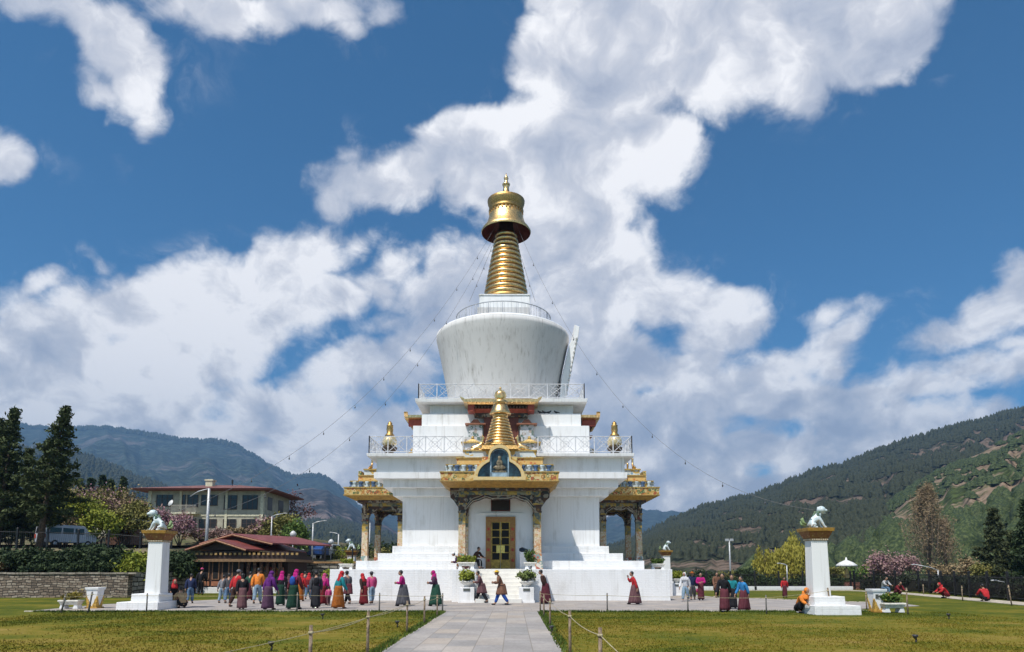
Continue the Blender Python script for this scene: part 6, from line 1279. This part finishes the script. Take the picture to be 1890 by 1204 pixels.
# ---------------------------------------------------------------- vehicles
def van(p, rz, lab):
    t = thing('van', p, lab, 'van', None, rz); t.scale = (.88, .88, .92); body = M('silver white paint', (.52, .53, .56), .35, .2, .05, 3, bmp=0); gl = M('tinted glass', (.02, .022, .028), .1, bmp=0)
    b = MB(); poly = [(-2.3, .45), (2.25, .45), (2.35, .85), (2.2, 1.15), (1.75, 1.3), (1.15, 1.92), (.9, 1.98), (-2.05, 1.98), (-2.25, 1.8), (-2.33, 1.1)]; b.prism(poly, -.85, .85); b.build('body', body, t, bevel=.06)
    for (xa, xb) in ((-2.0, -1.0), (-.85, .1), (.25, 1.05)):
        for sy in (-1, 1): b = MB(); b.box(xa, xb, sy*.86-.01, sy*.86+.01, 1.2, 1.72); b.build('window', gl, t)
    b = MB(); b.add([(-2.30, -.72, 1.22), (-2.30, .72, 1.22), (-2.24, .66, 1.76), (-2.24, -.66, 1.76)], [(0, 1, 2, 3)]); b.v = [(p_[0]-.03, p_[1], p_[2]) for p_ in b.v]; b.build('rear_window', gl, t)
    b = MB(); b.add([(1.70, -.7, 1.36), (1.70, .7, 1.36), (1.22, .66, 1.86), (1.22, -.66, 1.86)], [(0, 1, 2, 3)]); b.v = [(p_[0]+.03, p_[1], p_[2]+.02) for p_ in b.v]; b.build('windscreen', gl, t)
    for sy in (-1, 1):
        b = MB(); b.box(-2.36, -2.28, sy*.72-.09, sy*.72+.09, .8, 1.15); b.build('tail_light', REDP, t)
        for x in (-1.5, 1.5):
            c = MB(); c.lathe([(.20, -.1), (.32, -.09), (.34, 0), (.32, .09), (.20, .1)], 20); w_ = c.build('wheel', M('tyre', (.02, .02, .02), .9), t, (x, sy*.76, .34)); w_.rotation_euler = (PI/2, 0, 0)
            c = MB(); c.lathe([(.02, -.12), (.17, -.115), (.19, 0), (.17, .115), (.02, .12)], 16); c.build('rim', GALV, w_)
    return t
p = at(122, 1005, 55.5); van((p.x, 55.5, gh(p.x, 55)+.17), 1.12, 'silver white minibus parked behind the iron fence on the left bank')
def car(p, rz, lab, col):
    t = thing('parked_car', p, lab, 'car', 'cars parked beyond the crowd', rz); gl = M('tinted glass', (.02, .022, .028), .1, bmp=0)
    b = MB(); b.prism([(-2.0, .35), (2.0, .35), (2.05, .75), (1.9, .9), (1.0, 1.0), (.5, 1.45), (-1.1, 1.48), (-1.75, 1.05), (-2.05, .9)], -.8, .8); b.build('body', col, t, bevel=.07)
    for (xa, xb) in ((-1.1, -.35), (-.25, .5)):
        for sy in (-1, 1): b = MB(); b.box(xa, xb, sy*.81-.01, sy*.81+.01, 1.0, 1.35); b.build('window', gl, t)
    for sy in (-1, 1):
        for x in (-1.25, 1.3): c = MB(); c.lathe([(.18, -.09), (.30, -.08), (.30, .08), (.18, .09)], 18); w_ = c.build('wheel', M('tyre', (.02, .02, .02), .9), t, (x, sy*.72, .30)); w_.rotation_euler = (PI/2, 0, 0)
    return t
p = at(570, 1034, 72); car((p.x, 72, gh(p.x, 72)-.3+.05), 1.1, 'white car parked left of the blue one beyond the crowd', M('white car paint', (.6, .6, .62), .3))
p = at(592, 1038, 66); car((p.x, 66, gh(p.x, 66)+.05), 1.5, 'bright blue car parked above the boulder wall', M('blue car paint', (.015, .06, .22), .4))
p = at(609, 1036, 68); car((p.x, 68, gh(p.x, 68)-.1+.05), 1.4, 'small pale car right of the blue one above the boulder wall', M('pale car paint', (.5, .5, .5), .35))
# ---------------------------------------------------------------- street lamps
def lamp(px, ytop, Y, zb, arm, lab, r=.05, globe=False):
    p = at(px, ytop, Y); h = p.z-zb; t = thing('street_lamp', (p.x, Y, zb), lab, 'street lamp', 'street lamps'); b = MB(); b.tube([(0, 0, -.2), (0, 0, h*.5), (0, 0, h)], [r*1.3, r, r*.8], 8); b.build('pole', GALV, t)
    if globe: b = MB(); b.lathe([(.05, h-.1), (.22, h), (.28, h+.22), (.12, h+.42), (.02, h+.46)], 14); b.build('lamp_head', M('milk glass', (.6, .6, .6), .4), t); return t
    if arm: b = MB(); b.tube([(0, 0, h-.05), (arm*.3, 0, h+abs(arm)*.10), (arm, 0, h+abs(arm)*.24)], [r*.8, r*.7, r*.6], 6); b.build('arm', GALV, t); b = MB(); b.ell((arm*1.08, 0, h+abs(arm)*.23), (.20, .09, .045), 10, 6); b.build('lamp_head', GALV, t)
    return t
lamp(386, 902, 58, 2.2, 0, 'tall grey lamp post in front of the cream house', .13).children[0]
p = at(386, 902, 58); b = MB(); b.tube([(0, 0, 0), (-.9, 0, -.25), (-1.6, 0, -.7)], .05, 6); t_ = S.objects['street_lamp']; b.v = [(v_[0], v_[1], v_[2]+p.z-2.2) for v_ in b.v]; b.build('arm', GALV, t_)
lamp(502, 953, 60, 2.3, 1.1, 'curved lamp post behind the pavilion roof', .06); lamp(578, 966, 62, 2.3, 1.0, 'lamp post with arm to the right against the blue hillside', .07); lamp(625, 986, 75, 2.5, -.8, 'smaller lamp post with arm to the left near the plinth', .08); lamp(541, 990, 57, 2.2, 0, 'globe lamp above the pavilion roof', .05, True); lamp(683, 965, 80, 1.0, 0, 'thin pole seen through the left side porch', .06)
lamp(611, 1004, 66, 2.4, 0, 'short globe lamp among the parked cars', .04, True)
# ---------------------------------------------------------------- right side: fence, trees, lamps
ifence([(12.9, 57, .2), (21, 57, .2), (29.0, 57, .2)], 1.15, 'black iron fence on a low white wall behind the right lawn', base=.28)
ifence([(29.2, 56.8, .1), (30.5, 50, .1), (28.2, 41, .05), (26.3, 32, .05), (25.3, 26, .05)], 1.30, 'black iron fence running toward the viewer at far right')
# dark hedge behind the far right fence
hg = thing('hedge', (0, 0, 0), 'dark clipped hedge behind the black fence at far right', 'hedge'); b = MB(); line = [(29.9, 57), (31.2, 50), (28.9, 41), (27.0, 32), (26.0, 25)]
cs = []
for (x0, y0), (x1, y1) in zip(line[:-1], line[1:]):
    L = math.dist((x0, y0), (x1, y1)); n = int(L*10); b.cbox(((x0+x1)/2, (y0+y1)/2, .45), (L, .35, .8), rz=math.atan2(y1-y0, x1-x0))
    for i in range(n): u = random.random(); cs.append((x0+(x1-x0)*u+random.uniform(-.15, .3), y0+(y1-y0)*u, random.uniform(.1, 1.15)))
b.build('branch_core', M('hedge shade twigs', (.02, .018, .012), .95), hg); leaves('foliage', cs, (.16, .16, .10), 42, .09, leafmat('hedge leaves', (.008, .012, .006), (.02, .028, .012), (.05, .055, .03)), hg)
b = MB(); b.box(13.5, 28.5, 58.2, 60.5, -.4, .95) if False else None
hs2 = thing('hedge', (0, 0, 0), 'low green hedge beyond the iron fence behind the right lawn', 'hedge'); cs = [(random.uniform(13, 31), random.uniform(58.5, 60.5), random.uniform(.0, .9)) for _ in range(420)]
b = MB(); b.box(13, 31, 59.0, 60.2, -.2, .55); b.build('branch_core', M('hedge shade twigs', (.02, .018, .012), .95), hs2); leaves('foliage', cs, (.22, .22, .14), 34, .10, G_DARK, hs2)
# brick-red prayer wall with small canopy shrine and a white parasol
p0 = at(1530, 1080, 61); p1 = at(1598, 1080, 61); b = MB(); b.box(p0.x, p1.x, 57.8, 58.2, -.1, at(1560, 1078, 58).z+.15); o = b.build('brick_wall', stonemat('red brick', 1.2, ((.26, .10, .07), (.34, .16, .11), (.18, .07, .05)))); tag(o, 'low red brick wall under the white parasol', 'wall')
q = at(1562, 1037, 60.5); t = thing('parasol', (q.x, 60.5, 0), 'white ceremonial parasol standing beyond the right lawn', 'parasol'); zt = q.z
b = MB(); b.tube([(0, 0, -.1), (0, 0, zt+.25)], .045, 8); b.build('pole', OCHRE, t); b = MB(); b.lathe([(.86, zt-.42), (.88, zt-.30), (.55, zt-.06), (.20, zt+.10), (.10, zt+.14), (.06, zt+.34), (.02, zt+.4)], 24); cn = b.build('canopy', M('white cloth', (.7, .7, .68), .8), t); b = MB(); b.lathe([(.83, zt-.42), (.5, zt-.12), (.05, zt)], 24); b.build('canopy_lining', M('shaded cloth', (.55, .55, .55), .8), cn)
b = MB(); b.lathe([(.22, .9), (.26, 1.0), (.20, 1.15), (.12, 1.5), (.16, 1.6), (.04, 1.9)], 14); b.build('finial_column', painted('orange frieze', [(.60, .28, .06), (.62, .40, .14)], 4.5), t)
# trees
WIL = leafmat('willow leaves', (.14, .13, .02), (.30, .27, .04), (.46, .40, .09)); POP = leafmat('bare poplar twigs', (.15, .105, .06), (.25, .18, .105), (.36, .27, .16)); CONR = leafmat('olive conifer', (.018, .026, .010), (.045, .055, .02), (.10, .11, .04))
def willow(px, ytop, Y, w, lab):
    p = at(px, ytop, Y); h = p.z+.5; t = thing('willow_tree', (p.x, Y, -.5), lab, 'tree', 'trees beyond the right fence'); b = MB(); tips = []
    for a in (0, 2.1, 4.2): limb(b, Vector((0, 0, 0)), Vector((math.cos(a)*.5, math.sin(a)*.5, 1)).normalized(), h*.42, .16, 2, tips, .7, .25, 4)
    T_ = np.array(tips); s_ = np.array([w/(np.ptp(T_[:, 0])+.1), w/(np.ptp(T_[:, 1])+.1), h*.97/T_[:, 2].max()]); b.v = [(v_[0]*s_[0], v_[1]*s_[1], v_[2]*s_[2]) for v_ in b.v]; T_ = T_*s_; b.build('trunk', BARK, t)
    cs = []
    for q in T_:
        L = random.uniform(.35, .75)*q[2]; dx, dy = random.gauss(0, .2), random.gauss(0, .2)
        for j in range(9): u = j/8; cs.append((q[0]*(1+.10*u)+dx*u, q[1]*(1+.1*u)+dy*u, q[2]-L*u))
    leaves('crown', cs, (.16, .16, .18), 9, .12, WIL, t, 3.0, droop=.75); return t
willow(1462, 978, 74, 4.2, 'tall golden green willow left of the right lion pillar'); willow(1422, 1008, 76, 4.0, 'lower golden green willow farther left by the fence lamp'); willow(1495, 1005, 75, 3.2, 'thin golden willow right behind the right lion pillar')
def poplar(px, ytop, Y, w, lab, n=150):
    p = at(px, ytop, Y); h = p.z+1; t = thing('poplar_tree', (p.x, Y, -1), lab, 'tree', 'trees beyond the right fence'); b = MB(); b.tube([(0, 0, 0), (.05, 0, h*.5), (0, 0, h*.97)], [.22, .12, .01], 8); cs = []; bt = MB()
    for i in range(n):
        u = .10+.85*random.random(); a = random.random()*2*PI; L = h*(1-u)*.55+.5; tt_ = min(1, u+(1-u)*.5); R_ = w/2*min(1., (1.05-tt_)/.5)**.8*random.uniform(.35, 1.); p0 = Vector((0, 0, h*u)); p1 = p0+Vector((math.cos(a)*R_*.7, math.sin(a)*R_*.7, L*.35)); p2 = p0+Vector((math.cos(a)*R_, math.sin(a)*R_, L*.95))
        if p2.z > h: p2.z = h*random.uniform(.93, 1.)
        bt.tube([p0, p1, p2], [.035, .022, .008], 4)
        for j in range(6): cs.append(tuple(p1.lerp(p2, j/5)))
    b.build('trunk', BARK, t); bt.build('limb', M('grey poplar bark', (.22, .17, .13), .9), t); leaves('crown', cs, (.16, .16, .25), 8, .07, POP, t, 5., droop=-.8); return t
poplar(1706, 893, 92, 7.0, 'tall bare brown poplar on the right', 190)
poplar(1740, 960, 94, 4.0, 'lower bare tree leaning against the tall poplar on its right', 70)
GR = 'conifers at the right edge'
for (px, ytop, Y, w, lab) in ((1832, 940, 62, 2.6, 'olive green conifer left of the dark one at the right edge'), (1868, 985, 58, 2.2, 'shorter olive conifer between the two at the right edge'), (1893, 925, 52, 2.2, 'dark conifer cut by the right edge of the photo'), (1925, 900, 54, 2.6, 'dark conifer just outside the right edge of the photo')):
    p = at(px, ytop, Y); conifer(p.x, Y, -.8, p.z+.8, w, lab, CONR if px != 1893 else G_DARK, 1.1, GR, .06, size=.15)
for (px, ytop, Y, w, mt, fl, lab) in ((1640, 1022, 66, 2.4, PETALD, (PETAL, 8), 'pink blossoming tree right of the parasol'), (1672, 1027, 68, 2.2, PETALD, (PETAL, 7), 'pink blossoming tree nearest the bare poplar'), (1608, 1050, 68, 2.0, G_MID, None, 'low green bush between parasol and blossom'), (1620, 1028, 72, 2.4, TAN, (PETAL, 14), 'tan bush with a little blossom right of the parasol'), (1775, 1030, 66, 3.2, TAN, None, 'tan scrub behind the hedge right of the poplar'), (1803, 1045, 60, 2.4, OLIVE, None, 'olive scrub left of the right conifers'), (1735, 1040, 70, 2.6, TAN, None, 'tan scrub at the foot of the poplar'),
                                 (1530, 1050, 70, 2.6, OLIVE, None, 'olive scrub right behind the lion pillar'), (1580, 1052, 76, 3.0, G_MID, None, 'dark green scrub behind the parasol'), (1380, 1052, 74, 3.0, G_DARK, None, 'dark scrub left of the willows'), (1300, 1056, 74, 3., G_DARK, None, 'dark scrub beyond the fence behind the walkers'), (1250, 1060, 66, 2.4, G_YEL, None, 'yellow green bush beside the right plinth corner'), (1340, 1057, 76, 3., OLIVE, None, 'olive scrub beyond the fence left of the lamp')):
    p = at(px, ytop, Y); bushy(p.x, Y, -.6, p.z+.6, w, lab, mt, 'scrub and blossom beyond the right fence', per=22 if mt in (G_DARK, G_MID, G_YEL, OLIVE) else 10, size=.13, fl=fl, cat='shrub')
p = at(705, 1000, 70); bushy(p.x, 70, 0, 3.6, 3.4, 'yellow green tree seen through the left side porch', OLIVE, 'scrub and blossom beyond the right fence', 'tree', cat='tree', stem=.45, size=.14)
for i_, (px_, tp_) in enumerate(((655, 1012), (690, 1006), (728, 1010))): p = at(px_, tp_, 80+i_); bushy(p.x, 80+i_, .3, p.z-.3, 5.0, ('dark tree clump seen left of the outer porch column', 'dark tree clump seen between the left porch columns', 'dark tree clump seen beside the stepped base on the left')[i_], G_DARK, 'scrub and blossom beyond the right fence', size=.16, per=30)
p = at(648, 1030, 66); bushy(p.x, 66, 0.5, 2.4, 1.8, 'brown shrub just left of the stepped base', TAN, 'dark shrubs on the bank and by the pavilion', size=.12)
p = at(630, 1018, 68); bushy(p.x, 68, .8, 2.9, 2.6, 'yellow green shrub behind the trough on the left end of the plinth', G_YEL, 'dark shrubs on the bank and by the pavilion', size=.12)
lamp(1346, 998, 66, 0, 0, 'grey lamp post with twin floodlights behind the walkers on the right', .08); q = at(1346, 998, 66); t_ = [o for o in S.objects if o.get('label', '').startswith('grey lamp post with twin')][0]
for sx in (-1, 1): b = MB(); b.cbox((sx*.22, 0, q.z+.05), (.34, .2, .24)); b.build('lamp_head', GALV, t_, bevel=.03)
lamp(1452, 1043, 58, 0, -.6, 'short curved lamp post in front of the willows', .055); lamp(1731, 1052, 52, 0, -1.7, 'lamp post with long horizontal arm by the poplar', .05); lamp(1860, 1077, 38, 0, -.7, 'low curved lamp post near the right end of the fence', .04)
b = MB(); q = gnd(1875, 1105); b.tube([(0, 0, 0), (.5, 0, .8), (.9, 0, 1.2)], [.04, .03, .015], 6); b.tube([(.3, 0, .5), (.1, 0, .9)], [.025, .01], 5); o = b.build('bare_sapling', M('grey poplar bark', (.22, .17, .13), .9), None, (q.x, q.y+1.2, 0)); tag(o, 'bare leaning sapling by the fence at the far right', 'sapling')
